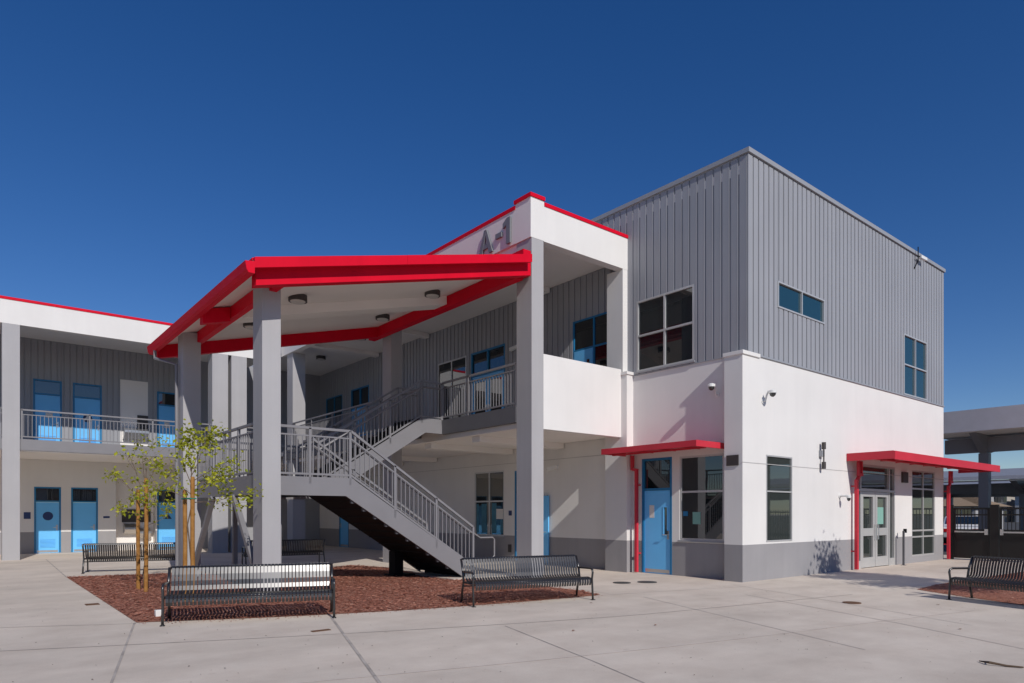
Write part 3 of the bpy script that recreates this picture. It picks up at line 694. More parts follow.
m = MB(); m.box(8.38, 8.62, 14.8, 15.1, .0, .62); m.box(8.3, 8.9, 14.7, 15.2, 0, .05); m.build('support_pier', M['steel_dark'], st)
m = MB(); m.bar((5.25, 14.2, 0), (5.25, 14.2, 1.96), .1, .1); m.build('post', M['steel'], st)
m = MB(); m.bar((5.25, 17.1, 0), (5.25, 17.1, 1.96), .1, .1); m.build('post', M['steel'], st)
m = MB(); m.bar((4.45, 16.05, 1.92), (4.4, 17.6, .1), .1, .1); m.build('brace', M['steel'], st)
m = MB(); m.bar((4.45, 14.55, 1.92), (4.5, 13.25, .3), .1, .1); m.build('brace', M['steel'], st)
# railings
def sl_rail(a, b, y, side, posts):
    return rail_run('railing', (a[0], y, a[1]), (b[0], y, b[1]), st, M['steel'], z0h=.10, top=1.04, pitch=.11, posts=posts, hand=side)
yn = YA0+.025
rail_run('railing', (4.48, yn, 2.29), (6.45, yn, 2.29), st, M['steel'], z0h=.08, top=1.02, pitch=.11, posts=(.0, .55, 1.0))
sl_rail((6.47, 2.27), (9.68, .2), yn, -.08, (.33, .67, 1.0))
m = MB(); m.tube([(9.68, yn, 1.1), (9.9, yn, .97), (10.28, yn, .97), (10.34, yn, .92), (10.34, yn, .52), (10.28, yn, .46), (9.7, yn, .46)], .02, 8); m.build('railing_return', M['steel'], st)
yb = YA1+.02
sl_rail((6.47, 2.27), (9.6, .25), yb, .08, (.33, .67, 1.0))
rail_run('railing', (4.47, YA0+.05, 2.29), (4.47, YB1, 2.29), st, M['steel'], z0h=.08, top=1.02, pitch=.11, posts=(.25, .5, .75, 1.0))
rail_run('railing', (4.5, YB1, 2.29), (6.85, YB1, 2.29), st, M['steel'], z0h=.08, top=1.02, pitch=.11, posts=(.5, 1.0))
rail_run('railing', (6.5, YA1+.02, 2.29), (6.5, YB0+.02, 2.29), st, M['steel'], z0h=.08, top=1.02, pitch=.11)
for y, s in ((YB0+.025, -.08), (YB1+.025, -.08)):
    sl_rail((6.9, 2.27), (9.88, 4.17), y, -s if y < 16.5 else s, (.0, .33, .67, 1.0))
    rail_run('railing', (9.9, y, 4.17), (10.53, y, 4.17), st, M['steel'], z0h=.08, top=1.04, pitch=.11, posts=(1.0,))
    h = MB(); h.tube([(9.9, y-.07, 5.05), (10.5, y-.07, 5.05)], .02, 8); h.build('handrail', M['steel'], st)

# ------------------------------------------------------------------ benches
def make_bench():
    r = thing('bench', 'x', 'bench')
    L = 2.3; n = 44
    def strap(prof):
        m = MB()
        for i in range(n):
            x = -L/2+.03+(L-.06)*(i+.5)/n; w2 = .0185
            for k in range(len(prof)-1):
                (ya, za), (yb_, zb) = prof[k], prof[k+1]
                d = Vector((0, yb_-ya, zb-za)).normalized(); nn = Vector((0, -d.z, d.y))*.003
                a = Vector((x, ya, za)); b = Vector((x, yb_, zb)); e = Vector((w2, 0, 0))
                m.hexa([a-e-nn, a+e-nn, b+e-nn, b-e-nn, a-e+nn, a+e+nn, b+e+nn, b-e+nn])
        return m
    strap([(-.285,.27),(-.305,.32),(-.3,.37),(-.27,.405),(-.2,.415),(.06,.385),(.14,.4)]).build('seat', M['black'], r)
    strap([(.14,.4),(.19,.435),(.212,.5),(.222,.57),(.245,.66),(.28,.755),(.31,.785),(.34,.775),(.35,.745)]).build('backrest', M['black'], r)
    for y, z in ((-.265,.385), (.12,.372), (.312,.762)):
        m = MB(); m.tube([(-L/2+.01, y, z), (L/2-.01, y, z)], .017, 8); m.build('rail', M['black'], r, smooth=True)
    m = MB(); m.tube([(-L/2, .19, .3), (L/2, .19, .3)], .013, 6); m.build('rail', M['black'], r, smooth=True)
    for s in (-1, 1):
        x = s*(L/2); m = MB()
        m.tube([(x,-.3,.0),(x,-.285,.2),(x,-.27,.38),(x,-.295,.5),(x,-.28,.545),(x,-.22,.565),(x,.18,.555),(x,.22,.55)], .019, 8)
        m.tube([(x,.3,.0),(x,.255,.2),(x,.18,.38),(x,.222,.57),(x,.312,.762)], .021, 8)
        m.tube([(x,-.27,.375),(x,.17,.37)], .017, 8)
        m.box(x-.03, x+.03, -.34, -.27, 0, .012); m.box(x-.03, x+.03, .27, .345, 0, .012)
        m.build('end_frame', M['black'], r, smooth=True)
    return r
b0 = make_bench(); G = 'black steel strap benches'
def put_bench(o, fl, fr, label, flip=False):
    a = Vector((*fl, 0)); b = Vector((*fr, 0)); d = (b-a).normalized(); rz = math.atan2(d.y, d.x); mid = (a+b)/2
    back = Vector((-d.y, d.x, 0))
    if flip: rz += math.pi; mid = mid+back*.3
    else: mid = mid+back*.3
    o.location = mid; o.rotation_euler = (0, 0, rz); o['label'] = label; o['category'] = 'bench'; o['group'] = G
put_bench(b0, (2.2, 10.29), (4.33, 9.48), 'black steel strap bench in the foreground before the canopy column, shining in the sun')
put_bench(copy_tree(b0), (6.66, 9.1), (8.84, 8.51), 'black strap bench by the foot of the staircase, side armrests showing')
put_bench(copy_tree(b0), (13.87, 4.43), (13.15, 2.28), 'black strap bench cut off by the right picture edge, on the right mulch bed')
put_bench(copy_tree(b0), (2.52, 20.6), (4.68, 19.9), 'black strap bench seen from behind in front of the blue ground floor doors', True)
put_bench(copy_tree(b0), (6.5, 20.15), (8.78, 19.85), 'black strap bench in the shade beneath the stair landing', True)

# ------------------------------------------------------------------ young trees and stakes
def branch(m, p, d, L, r, depth, tips):
    n = 4; pts = [Vector(p)]; dd = Vector(d).normalized()
    for i in range(n):
        dd = (dd+Vector((random.gauss(0,.12), random.gauss(0,.12), random.gauss(.02,.1)))).normalized(); pts.append(pts[-1]+dd*L/n)
    m.tube(pts, [r*(1-.7*i/n) for i in range(n+1)], 5)
    for q in pts[1:]: tips.append((q, dd))
    if depth:
        for k in range(random.choice((2,3))):
            q = pts[random.choice((2,3,4))]; e = (dd+Vector((random.gauss(0,.6), random.gauss(0,.6), random.gauss(0,.35)))).normalized()
            branch(m, q, e, L*random.uniform(.45,.7), r*.45, depth-1, tips)
def leaves(tips, n, size, droop=.4, spread=.09):
    m = MB()
    for _ in range(n):
        q, d = random.choice(tips); p = q+Vector((random.gauss(0,spread), random.gauss(0,spread), random.gauss(-.02,spread)))
        a = Vector((random.gauss(0,1), random.gauss(0,1), random.gauss(-droop,.6))).normalized(); b = a.cross(Vector((random.gauss(0,1), random.gauss(0,1), random.gauss(0,1)))).normalized()
        l = size*random.uniform(.6,1.3); w2 = l*.3; c = a.cross(b)*l*.1; i = len(m.v)
        m.v += [tuple(p), tuple(p+a*l*.5+b*w2+c), tuple(p+a*l), tuple(p+a*l*.5-b*w2+c)]; m.f.append((i, i+1, i+2, i+3))
    return m
def young_tree(name, label, x, y, H, dirs, nleaf, seed, leaf='leaf', size=.085, parent_group=None, trunk_r=.018, spread=.09, ties=()):
    random.seed(seed)
    r = thing(name, label, 'tree', (x, y, 0)); m = MB(); tips = []
    pts = [Vector((x, y, 0))]
    for i in range(1, 8): pts.append(Vector((x+random.gauss(0,.02), y+random.gauss(0,.02), H*.82*i/7)))
    m.tube(pts, [trunk_r*(1-.6*i/7) for i in range(8)], 7)
    for (z, dx, dy, dz, L) in dirs:
        branch(m, (x, y, z), (dx, dy, dz), L, trunk_r*.5, 2, tips)
    m.build('trunk', M['bark'], r)
    leaves(tips, nleaf, size, spread=spread).build('crown', M[leaf], r)
    for zt, pts in ties:
        m = MB(); m.tube([(q[0], q[1], zt) for q in pts], .014, 6); m.build('tie', M['tie'], r)
    return r
rx, ry = math.sin(TH), -math.cos(TH)      # picture-right direction on the ground, for spreading branches
def D(s, away, z, L, h): return (h, rx*s+math.cos(TH)*away, ry*s+math.sin(TH)*away, z, L)
young_tree('young_tree', 'sparse young tree with yellow green leaves between two stakes, left one of the pair', 2.92, 15.24, 3.0,
    [D(-.8,.1,.7,.85,1.7), D(-.6,-.3,.9,.9,2.0), D(.5,.2,.9,.6,2.1), D(-.3,.4,1,.75,2.25), D(.3,-.2,.3,.45,1.5), D(-.9,0,.15,.6,1.5), D(.35,.3,.25,.5,1.3), D(-.5,.2,0,.5,1.8)], 520, 11, spread=.055, size=.078, ties=((1.86, ((2.83, 15.54), (2.97, 15.27), (2.87, 14.96), (2.83, 15.2), (2.8, 15.5))),))
young_tree('young_tree', 'fuller young staked tree with green leaves behind the foreground bench', 3.16, 12.74, 2.9,
    [D(.8,.1,.35,.65,1.9), D(-.7,.1,.5,.55,1.9), D(.6,-.2,.6,.7,2.1), D(.2,.2,1,.6,2.2), D(-.3,-.3,.9,.5,2.1), D(.9,.2,.0,.6,1.75), D(-.7,.0,.4,.6,1.8), D(-.2,.2,.4,.5,2.3), D(.4,.4,.8,.6,2.3), D(.5,-.1,.2,.5,2.0)], 1250, 29, spread=.065, size=.075, ties=((1.82, ((3.05, 12.9), (3.2, 12.75), (3.21, 12.6), (3.12, 12.6), (3.06, 12.85))),))
STK = 'lodgepole tree stakes'
for x, y, h, lab in ((2.85, 15.5, 2.05, 'shorter orange brown pole stake beside the sparse left tree'), (2.89, 15.0, 2.26, 'taller orange brown pole stake beside the sparse left tree'),
                (3.09, 12.86, 1.98, 'thinner shorter pole stake beside the fuller tree behind the foreground bench'), (3.17, 12.63, 2.2, 'thicker taller pole stake beside the fuller tree behind the foreground bench')):
    m = MB(); r = .036; k = random.uniform(-.015, .015)
    m.tube([(x, y, 0), (x+k, y, h*.5), (x+k*.5, y+.01, h-.04), (x+k*.5, y+.01, h)], [r*1.1, r*1.02, r, r*.8], 10)
    tag(m.build('tree_stake', M['wood'], smooth=False), lab, 'stake', STK)
# tree just outside the right edge of the picture, throws the leafy shadow on the wall
random.seed(5)
young_tree('plaza_tree', 'leafy plaza tree in the right mulch bed, shading the paving and white wall', 16.0, 1.6, 4.9,
    [(2.3,-.9,.3,.45,1.1), (2.4,-.6,-.5,.5,1.1), (2.5,-.9,.0,.8,1.2), (2.4,.0,.4,.5,.9), (2.7,.1,-.5,.6,.9), (2.9,.8,.2,.7,1.2), (3.1,.7,-.3,.9,1.3), (3.3,.5,.3,1,1.2), (2.6,-.4,.5,.8,1.0), (3.6,.6,.1,1,1.1)], 7500, 5, leaf='dleaf', size=.13, trunk_r=.05, spread=.17)

# ------------------------------------------------------------------ fixtures on the buildings
LG = 'round ceiling lights under the stair canopy'
def ceil_light(x, y, z, lab, grp=LG, s=.2):
    r = thing('ceiling_light', lab, 'light', (x, y, z), grp)
    m = MB(); m.tube([(x,y,z),(x,y,z-.13)], s, 20); m.build('housing', M['lampbody'], r)
    m = MB(); m.tube([(x,y,z-.13),(x,y,z-.155)], [s*.82, s*.7], 20); m.build('lens', M['lens'], r)
    return r
for x, y, lab in ((5.75, 14.4, 'round ceiling light beside the front canopy column'), (5.62, 17.0, 'round ceiling light half hidden left of the front canopy column'),
                  (9.35, 14.6, 'round ceiling light at the high right end of the canopy'), (9.4, 17.3, 'round ceiling light above the rear column at the canopy back')):
    ceil_light(x, y, zr(x)-.1, lab)
ceil_light(12.1, 24.0, 8.455, 'dark round light under the gallery ceiling, nearer one', 'gallery ceiling lights'); ceil_light(12.3, 28.2, 8.455, 'dark round light under the gallery ceiling, far one', 'gallery ceiling lights')

def dome_cam(Wl, u, z, n, lab, size=.09):
    p = Wl.p(u, n+.25, z); r = thing('security_camera', lab, 'camera', Wl.p(u, n, z))
    m = MB(); m.tube([Wl.p(u, n, z-.16), Wl.p(u, n+.06, z-.16), Wl.p(u, n+.1, z-.02), Wl.p(u, n+.14, z+.06), Wl.p(u, n+.25, z+.06)], .022, 8) if size > .07 else m.tube([Wl.p(u, n, z+.06), Wl.p(u, n+.25, z+.06)], .03, 8); zz = z-.16 if size > .07 else z+.06; m.tube([Wl.p(u, n, zz), Wl.p(u, n+.02, zz)], .06, 12); m.build('bracket', M['camwhite'], r)
    q = Vector(Wl.p(u, n+.25, z)); m = MB(); m.tube([q+Vector((0,0,.08)), q+Vector((0,0,.06)), q+Vector((0,0,0))], [size*.5, size, size], 14); m.build('hood', M['camwhite'], r)
    m = MB(); m.tube([q, q+Vector((0,0,-.05)), q+Vector((0,0,-.085))], [size*.8, size*.7, size*.25], 14); m.build('lens_dome', M['black'], r)
def box_cam(Wl, u, z, n, lab, du=.2):
    r = thing('security_camera', lab, 'camera', Wl.p(u, n, z))
    m = MB(); m.tube([Wl.p(u, n, z), Wl.p(u, n+.15, z)], .02, 8); Wl.box(m, u-.05, u+.05, n, n+.02, z-.06, z+.06); m.build('bracket', M['camwhite'], r)
    m = MB(); a = Vector(Wl.p(u-du*.6, n+.17, z+.0)); b = Vector(Wl.p(u+du, n+.22, z-.05)); m.bar(a, b, .1, .1); m.build('body', M['camwhite'], r)
    m = MB(); m.tube([b, b+(b-a).normalized()*.02], .035, 10); m.build('lens', M['black'], r)
dome_cam(WY, 14.6, 4.35, 0, 'white dome camera on a curved arm high on the sunlit white wall')
dome_cam(WX, 9.35, 4.55, 0, 'white dome camera on the shaded wall beside the corner pier')
dome_cam(WY, 18.45, 1.98, 0, 'small dome camera low on the wall left of the red entrance awning', .06)
box_cam(WX, 14.9, 2.95, 0, 'white bullet camera on the shaded gallery wall above the open blue door')
box_cam(WX, 16.7, 6.9, 0, 'small white camera on the upper gallery wall behind the tall corner column')
r = thing('floodlight', 'white box floodlight on the grey upper wall below the roof edge', 'light', WY.p(23.55, 0, 9.6))
m = MB(); m.tube([WY.p(23.55, .0, 9.35), WY.p(23.55, .12, 9.6)], .018, 8); m.tube([WY.p(23.55, .12, 9.55), WY.p(23.55, .12, 10.02)], .016, 8); m.tube([WY.p(23.55, .12, 9.74), WY.p(23.75, .12, 9.74)], .016, 8); m.build('arm', M['steel_dark'], r)
m = MB(); m.bar(WY.p(23.68, .13, 9.74), WY.p(24.1, .15, 9.74), .09, .09); m.build('head', M['camwhite'], r)
# up-and-down wall light
r = thing('wall_light', 'grey up and down cylinder wall light on the sunlit white wall', 'light', WY.p(17.37, 0, 2.97))
m = MB(); WY.box(m, 17.30, 17.44, 0, .09, 3.04, 3.2); m.build('box', M['trim'], r)
for z0, z1 in ((2.72, 2.9), (3.23, 3.41)):
    m = MB(); m.tube([WY.p(17.37, .1, z0), WY.p(17.37, .1, z1)], .052, 14); m.build('cylinder', M['lampbody'], r)
m = MB(); m.bar(WY.p(17.37, .1, 2.85), WY.p(17.37, .1, 3.25), .025, .025); m.build('stem', M['lampbody'], r)
# small plates and signs
def plate(name, lab, cat, Wl, u0, u1, z0, z1, n, mat, t=.02, group=None):
    r = MB(); Wl.box(r, u0, u1, n, n+t, z0, z1); o = r.build(name, M[mat], None, .004); return tag(o, lab, cat, group)
Wp = Wall('X', 13.745)
plate('wall_sign', 'dark grey rectangular plate on the corner pier beside the awning', 'sign', Wp, 8.62, 8.93, 2.66, 2.9, 0.0, 'lampbody', .03)
plate('wall_speaker', 'dark square louvred box between the glazed entrance and the tall window', 'speaker', WY, 22.55, 22.95, 2.52, 2.85, 0, 'lampbody', .06)
plate('notice', 'printed white paper notice taped to the blue side door', 'notice', WX, 11.26, 11.42, 1.45, 1.78, -.024, 'paper', .002)
plate('notice', 'pale green paper notice inside the window by the blue side door', 'notice', WX, 9.85, 10.08, 1.3, 1.6, -.035, 'greenpaper', .003)
plate('sticker', 'small bright blue sticker on the window beside the blue side door', 'sticker', WX, 10.22, 10.36, 1.5, 1.62, -.035, 'dblue', .003)
plate('notice', 'pale aqua poster on the glass of the right entrance door leaf', 'notice', WY, 20.93, 21.4, 1.25, 1.75, -.062, 'greenpaper', .003)
plate('notice', 'white paper notice on the lower pane of the shaded ground floor window', 'notice', WX, 17.58, 17.95, 1.38, 1.72, -.035, 'paper', .003)
plate('room_sign', 'small blue room sign beside the shaded ground floor window', 'sign', WX, 17.08, 17.24, 1.5, 1.66, 0, 'sign_blue', .012)
plate('room_sign', 'blue restroom sign plate left of the leftmost ground floor door', 'sign', WL, 1.98, 2.2, 1.36, 1.62, 0, 'sign_blue', .012)
plate('room_sign', 'narrow dark blue sign plate between the ground floor doors and the alcove', 'sign', WL, 4.65, 4.88, 1.38, 1.46, 0, 'sign_blue', .012)
plate('card', 'white placard on the leftmost upper blue door', 'placard', WL, 2.68, 2.92, 5.36, 5.55, -.023, 'paper', .004)
plate('card', 'white placard on the upper blue door beside the grey canopy column', 'placard', WL, 6.95, 7.15, 5.3, 5.55, -.023, 'paper', .004)
plate('wall_box', 'small brown electrical box on the shaded grey wall base by the corner column', 'box', WX, 17.1, 17.25, .3, .55, 0, 'lampbody', .03)
plate('wall_sign', 'slim dark plate on the upper gallery wall behind the rear column', 'sign', WX, 24.6, 25.0, 6.3, 7.15, 0.03, 'lampbody', .03)
def disc(lab, Wl, u, z, n, r, tri=False, both=False):
    m = MB()
    if not tri or both:
        m.prism([Wl.p(u+r*math.cos(a*math.pi/14), n, z+r*math.sin(a*math.pi/14)) for a in range(28)], Vector(Wl.p(0, .01, 0))-Vector(Wl.p(0, 0, 0)))
        o = m.build('restroom_sign', M['sign_blue'])
    tag_o = None
    if tri:
        t = MB(); t.prism([Wl.p(u-r*.87, n+(.011 if both else 0), z-r*.5), Wl.p(u+r*.87, n+(.011 if both else 0), z-r*.5), Wl.p(u, n+(.011 if both else 0), z+r*.8)], Vector(Wl.p(0, .006, 0))-Vector(Wl.p(0, 0, 0)))
        if both: t.build('triangle', M['paper'], o)
        else: o = t.build('restroom_sign', M['sign_blue'])
    return tag(o, lab, 'sign')
disc('round navy restroom sign on the leftmost ground floor blue door', WL, 2.76, 1.47, -.024, .17)
disc('navy triangle restroom sign on the ground floor door behind the young trees', WL, 7.1, 1.42, -.024, .17, True)
disc('round navy sign with a pale triangle on the second upper blue door', WL, 4.1, 5.45, -.024, .16, True, True)
# drinking fountain in the alcove
r = thing('drinking_fountain', 'stainless drinking fountain in the alcove between the blue ground floor doors', 'fountain', (5.9, YN+.3, 0))
m = MB(); m.prism([(5.5, YN+.49, z) if 0 else (5.45, y, z) for y, z in ((YN+.49,.75),(YN+.49,1.15),(YN+.3,1.1),(YN+.05,.98),(YN+.05,.9),(YN+.25,.72))], (.45, 0, 0)); m.build('basin', M['chrome'], r)
m = MB(); m.prism([(6.0, y, z) for y, z in ((YN+.49,.55),(YN+.49,.98),(YN+.3,.93),(YN+.05,.8),(YN+.05,.72),(YN+.25,.52))], (.45, 0, 0)); m.build('basin', M['chrome'], r)
m = MB(); m.box(5.4, 6.5, YN+.46, YN+.498, 1.2, 1.75); m.build('back_panel', M['lampbody'], r)
r = thing('drinking_fountain', 'stainless drinking fountain on the upper gallery before the off white panel', 'fountain', (5.8, YN-.3, 4.1))
m = MB(); m.prism([(5.35, y, z) for y, z in ((YN+.02,4.7),(YN+.02,5.2),(YN-.2,5.15),(YN-.45,5.05),(YN-.45,4.95),(YN-.2,4.7))], (.9, 0, 0)); m.build('basin', M['chrome'], r)
m = MB(); m.box(5.9, 6.3, YN-.02, YN+.03, 5.2, 5.75); m.build('back_panel', M['lampbody'], r)
# door actuator post
r = thing('actuator_post', 'slim grey post with a push button by the glazed entrance', 'post', (22.19, 8.3, 0))
m = MB(); m.bar((22.12, 8.3, 0), (22.12, 8.3, 1.04), .05, .05); m.box(22.06, 22.18, 8.24, 8.36, 0, .012); m.build('post', M['edge'], r)
m = MB(); m.box(22.2, 22.26, 8.26, 8.34, .98, 1.1); m.box(22.14, 22.199, 8.28, 8.32, 1.0, 1.03); m.build('push_button', M['steel_dark'], r)
# covers in the paving
def cover(x, y, rad, lab, mat):
    m = MB(); m.tube([(x, y, .003), (x, y, .012)], rad, 24); o = m.build('utility_cover', M[mat]); tag(o, lab, 'cover', 'round covers in the paving')
cover(11.54, 10.18, .2, 'round dark cover in the paving near the pilaster, left one of the pair', 'darkiron'); cover(12.1, 9.92, .22, 'round dark cover in the paving before the blue side door, right one of the pair', 'darkiron')
cover(12.04, 5.35, .15, 'round rusty brown cover alone in the right paving', 'iron')
m = MB(); m.box(1.68, 1.88, 13.4, 13.6, .003, .01); tag(m.build('utility_cover', M['iron']), 'small square rusty cover at the left of the mulch bed', 'cover')
m = MB(); m.box(3.6, 3.85, 8.5, 8.58, .003, .01); tag(m.build('utility_cover', M['iron']), 'small rusty strip cover in the paving before the foreground bench', 'cover')
# dry twig and leaves
m = MB(); m.tube([(8.27, 2.37, .012), (8.17, 2.25, .03), (8.21, 2.12, .014), (8.27, 1.99, .012)], [.006, .014, .011, .008], 6); m.tube([(8.17, 2.25, .024), (8.29, 2.31, .012)], .005, 5); tag(m.build('twig', M['twig']), 'dry dark twig lying on the paving at the lower right', 'twig')
random.seed(31)
for i, (x, y, lab) in enumerate(((6.3, 6.4, 'dry brown leaf on the paving, left of the lower middle'), (7.5, 6.0, 'dry brown leaf on the paving near the picture centre bottom'), (12.9, 4.3, 'dry leaf on the paving close to the right bench'), (8.5, 8.2, 'dry leaf on the paving under the bench by the stairs'), (10.4, 3.2, 'dry leaf on the paving at the right, near the twig'))):
    m = MB(); a = random.uniform(0, 3); c, s = math.cos(a)*.03, math.sin(a)*.03
    m.prism([(x-c, y-s, .006), (x+s*.6, y-c*.6, .012), (x+c, y+s, .008), (x-s*.6, y+c*.6, .016)], (0, 0, .002)); tag(m.build('dry_leaf', M['dryleaf']), lab, 'leaf')
m = MB(); m.box(2.3, 2.4, 11.25, 11.35, .0, .1); tag(m.build('irrigation_box', M['camwhite'], None, .01), 'small off white irrigation box at the left end of the foreground bench', 'box')

# ------------------------------------------------------------------ gate, fence and what stands beyond it
GX = 26.35
gate = thing('metal_gate', 'black steel double gate with push bars beside the entrance', 'gate', (GX, 8.4, 0))
for y0, y1 in ((7.26, 8.3), (5.9, 6.98)):
    m = MB()
    m.box(GX-.025, GX+.025, y0, y0+.06, .06, 1.76); m.box(GX-.025, GX+.025, y1-.06, y1, .06, 1.76)
    for z0, z1 in ((.06,.12),(.98,1.04),(1.5,1.55),(1.7,1.76)): m.box(GX-.024, GX+.024, y0+.06, y1-.06, z0, z1)
    k = int((y1-y0)/.1)
    for i in range(1, k): y = y0+(y1-y0)*i/k; m.box(GX-.01, GX+.01, y-.01, y+.01, 1.04, 1.7)
    lf = m.build('gate_leaf', M['gateblack'], gate)
    m = MB(); m.box(GX-.008, GX+.008, y0+.06, y1-.06, .12, .98); m.build('panel', M['gateblack'], lf)
    m = MB(); m.box(GX-.09, GX-.05, y0+.05, y1-.05, .93, .98); m.box(GX-.1, GX-.026, *((y0+.03, y0+.12) if y0 > 7 else (y1-.12, y1-.03)), .86, 1.05); m.build('push_bar', M['chrome'], lf)
for y in (8.36, 7.12, 5.83):
    m = MB(); m.box(GX-.05, GX+.05, y-(.12 if y == 7.12 else .05), y+(.12 if y == 7.12 else .05), 0, 1.86); m.build('gate_post', M['gateblack'], gate)
fn = thing('picket_fence', 'black steel picket fence running on from the gate', 'fence', (GX, 5.7, 0))
m = MB()
for z in (.15, 1.6): m.box(GX-.02, GX+.02, -9, 5.77, z, z+.05)
m.build('rail', M['gateblack'], fn)
m = MB()
for i in range(140): y = -8.95+i*.105; m.box(GX-.009, GX+.009, y-.009, y+.009, .05, 1.72)
m.build('pickets', M['gateblack'], fn)
def carport(label, x0, x1, y0, y1, zb, zt, colx, ys, tilt=0.0, cs=.34, mat='steel'):
    r = thing('carport', label, 'carport', (x0, y0, 0))
    m = MB(); m.hexa([(x0,y0,zb),(x1,y0,zb+tilt),(x1,y1,zb+tilt),(x0,y1,zb),(x0,y0,zt),(x1,y0,zt+tilt),(x1,y1,zt+tilt),(x0,y1,zt)]); m.build('roof', M[mat], r)
    m = MB(); m.box(x0-.06, x0-.001, y0-.02, y1+.02, zb-.01, zt+.04); m.build('fascia', M['fasciagrey'], r)
    m = MB(); m.box(x0+.02, x1-.02, y0+.02, y1-.02, zb-.02, zb-.003) if tilt == 0 else m.box(x0+.1, x0+.3, y0, y1, zb-.1, zb-.02); m.build('soffit', M['soffit'], r)
    for y in ys:
        m = MB(); m.box(colx, colx+cs, y, y+cs, 0, zb-.75+tilt*.1); m.build('column', M['steel'], r)
        m = MB(); dz = tilt*(x1-x0)/(x1-x0); m.hexa([(colx-.02,y+.05,zb-.75),(colx+cs,y+.05,zb-.75),(colx+cs,y+cs-.05,zb-.75),(colx-.02,y+cs-.05,zb-.75),(x0+.3,y+.05,zb-.02),(x1-.3,y+.05,zb-.02+tilt),(x1-.3,y+cs-.05,zb-.02+tilt),(x0+.3,y+cs-.05,zb-.02)]); m.build('arm', M['steel'], r)
    m = MB(); m.box(colx+.05, colx+cs-.05, y0+.3, y1-.2, zb-.7, zb-.12); m.build('beam', M['steel'], r)
carport('big grey carport with a deep roof edge rising behind the entrance corner', 30.0, 36.5, -12, 10.5, 4.72, 5.5, 31.6, (8.75, -1.5))
carport('low grey carport with a tilted roof behind the gate, nearer of the two low ones', 44, 50, -20, 17, 3.45, 3.6, 46.5, (11.0, -4), .75, .4, 'solar')
carport('low grey carport with a tilted roof farther back than the other low one', 60, 67, -20, 24, 3.6, 3.8, 63, (20.0, 4), .6, .4, 'solar')

def house(label, x, y0, y1, d, h, wall, ridge, over=.6, two=True, hip=True):
    r = thing('house', label, 'house', (x, y0, 0))
    W = Wall('X', x); wins = []
    n = max(2, int((y1-y0)/4.5))
    for i in range(n):
        u = y0+(y1-y0)*(i+.5)/n
        wins.append((u-.8, u+.8, 1.0, 2.2))
        if two: wins.append((u-.8, u+.8, 3.7, 4.9))
    m = MB(); W.sheet(m, y0, y1, 0, h, wins, .12); m.quad((x,y0,0),(x+d,y0,0),(x+d,y0,h),(x,y0,h)); m.quad((x,y1,0),(x+d,y1,0),(x+d,y1,h),(x,y1,h)); m.quad((x+d,y0,0),(x+d,y1,0),(x+d,y1,h),(x+d,y0,h)); m.build('wall', M[wall], r)
    for q in wins: window(W, *q, r, ((q[0]+q[1])/2,), (), sill=False)
    a = over; i = d/2 if hip else -a
    m = MB(); b = [(x-a,y0-a,h),(x+d+a,y0-a,h),(x+d+a,y1+a,h),(x-a,y1+a,h)]; p = (x+d/2, y0+i, h+ridge); q = (x+d/2, y1-i, h+ridge)
    m.quad(b[0], b[1], p); m.quad(b[2], b[3], q); m.quad(b[1], b[2], q, p); m.quad(b[3], b[0], p, q)
    m.quad(*[(v[0], v[1], h-.01) for v in b]); m.build('roof', M['tanroof'], r)
house('small single storey house with a low tan roof right behind the gate', 74, 21.6, 25.8, 9, 2.3, 'housegrey', 1.9, two=False)
house('grey two storey apartment house beyond the carports, left of the carport column', 150, 42.2, 52.3, 12, 5.4, 'housegrey', 2.2)
house('pale grey two storey house beyond the carports, right of the carport column', 156, 40.2, 43.3, 12, 5.3, 'housecream', 2.0)
house('grey two storey house at the far right beyond the fence', 152, 29.9, 37.9, 12, 5.2, 'housegrey', 2.2)

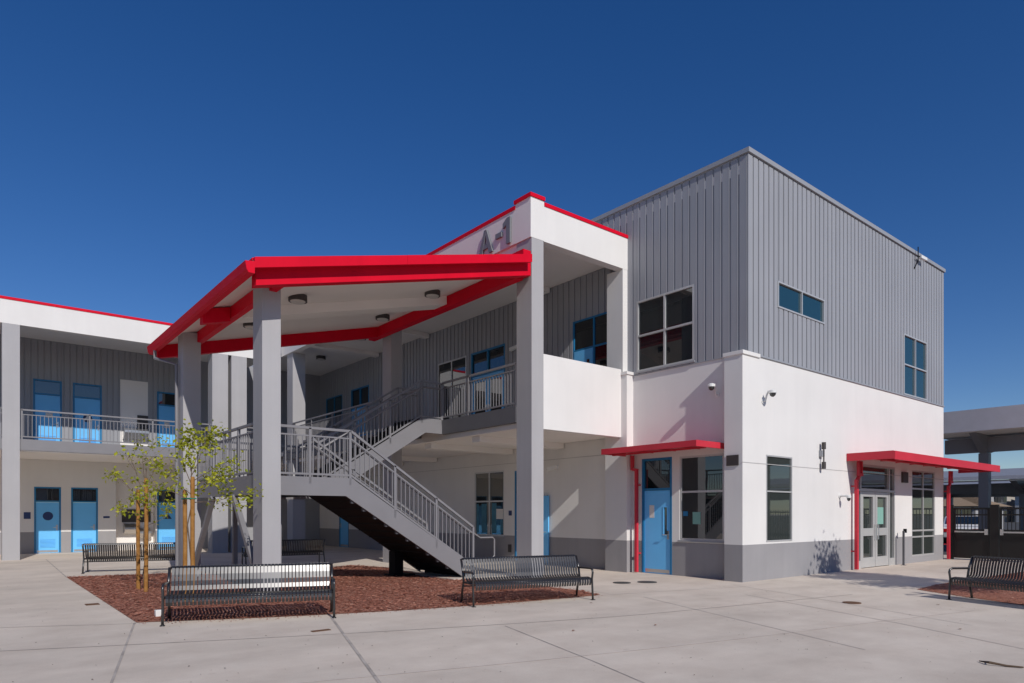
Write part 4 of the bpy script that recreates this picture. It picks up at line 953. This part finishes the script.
def car(label, x, y, rz, mat):
    r = thing('parked_car', label, 'car', (0, 0, 0))
    prof = [(-2.2,.35),(-2.25,.7),(-2.1,.9),(-1.5,.98),(-.75,1.42),(.7,1.45),(1.6,1.02),(2.15,.92),(2.25,.6),(2.2,.35)]
    m = MB(); m.prism([(px, -.86, pz) for px, pz in prof], (0, 1.72, 0)); m.build('body', M[mat], r, .06)
    g = MB()
    for s in (-1, 1): g.prism([(px, s*.865, pz) for px, pz in ((-1.3,1.0),(-.7,1.36),(.62,1.38),(1.35,1.02))], (0, s*.006, 0))
    g.build('side_glass', M['glass'], r)
    g = MB(); g.quad((.78,-.75,1.43),(.78,.75,1.43),(1.52,.75,1.08),(1.52,-.75,1.08)); g.quad((-.82,-.75,1.41),(-.82,.75,1.41),(-1.42,.75,1.05),(-1.42,-.75,1.05))
    for k in range(len(g.v)): v = g.v[k]; g.v[k] = (v[0]+(.01 if v[0] > 0 else -.01), v[1], v[2]+.012)
    g.build('windscreen', M['glass'], r)
    for sx in (-1.35, 1.35):
        for sy in (-.78, .78):
            m = MB(); m.tube([(sx, sy-.1, .33), (sx, sy+.1, .33)], .33, 18); t = m.build('wheel', M['rubber'], r)
            m = MB(); m.tube([(sx, sy-.11, .33), (sx, sy+.11, .33)], .2, 14); m.build('rim', M['chrome'], t)
    for s in (-1, 1):
        m = MB(); m.box(-2.262, -2.2, s*.62-.17, s*.62+.17, .66, .82); m.build('tail_light', M['redlens'], r)
        m = MB(); m.box(2.18, 2.255, s*.6-.18, s*.6+.18, .62, .76); m.build('headlight', M['lens'], r)
    r.location = (x, y, 0); r.rotation_euler = (0, 0, rz)
    return r
car('white parked car with red tail lights, seen through the gate bars', 40.5, 12.2, R_(12), 'carpaint')
car('dark grey parked car in the lot, behind the right gate leaf', 47, 9.0, R_(8), 'steel_dark')
car('pale grey parked car under the low carport, seen through the fence', 48, 5.5, R_(5), 'silver')
random.seed(77)
for i, (x, y, s, lab) in enumerate(((55, 9.5, .9, 'green shrub beyond the fence, left one near the carport post'), (54, 6.5, 1.0, 'green shrub beyond the fence at the picture edge'), (92, 36, 1.6, 'green bush in front of the grey apartment house'))):
    r = thing('shrub', lab, 'shrub', (x, y, 0)); m = MB(); tips = []
    for k in range(9): branch(m, (x, y, .05), (random.gauss(0,.7), random.gauss(0,.7), 1), s*random.uniform(.7,1.1), .02, 1, tips)
    m.build('stem', M['bark'], r); leaves(tips, 900, .12*s, spread=.18*s).build('foliage', M['dleaf'], r)

# ------------------------------------------------------------------ buildings across the plaza, behind the camera: seen in the window reflections
def across(label, x0, x1, y0, y1, h, face, n):
    r = thing('classroom_block', label, 'building', ((x0+x1)/2, (y0+y1)/2, 0))
    m = MB(); m.box(x0, x1, y0, y1, 0, h); m.build('wall', M['white'], r)
    m = MB(); m.box(x0-.5, x1+.5, y0-.5, y1+.5, h+.002, h+.35); m.build('roof', M['red'], r)
    m = MB()
    for i in range(n):
        t = (i+.5)/n
        if face == 'N': u = x0+(x1-x0)*t; m.box(u-1.2, u+1.2, y1+.002, y1+.03, .9, 2.5)
        else: u = y0+(y1-y0)*t; m.box(x1+.002, x1+.03, u-1.2, u+1.2, .9, 2.5); m.box(x1+.002, x1+.03, u-1.2, u+1.2, 4.8, 6.6)
    m.build('window', M['glass'], r)
across('low white classroom block with a red roof edge across the plaza behind the viewer', -10, 45, -48, -36, 4.6, 'N', 12)
across('two storey white block with red roof edge across the plaza, left of the viewer', -34, -22, -6, 26, 8.6, 'E', 8)
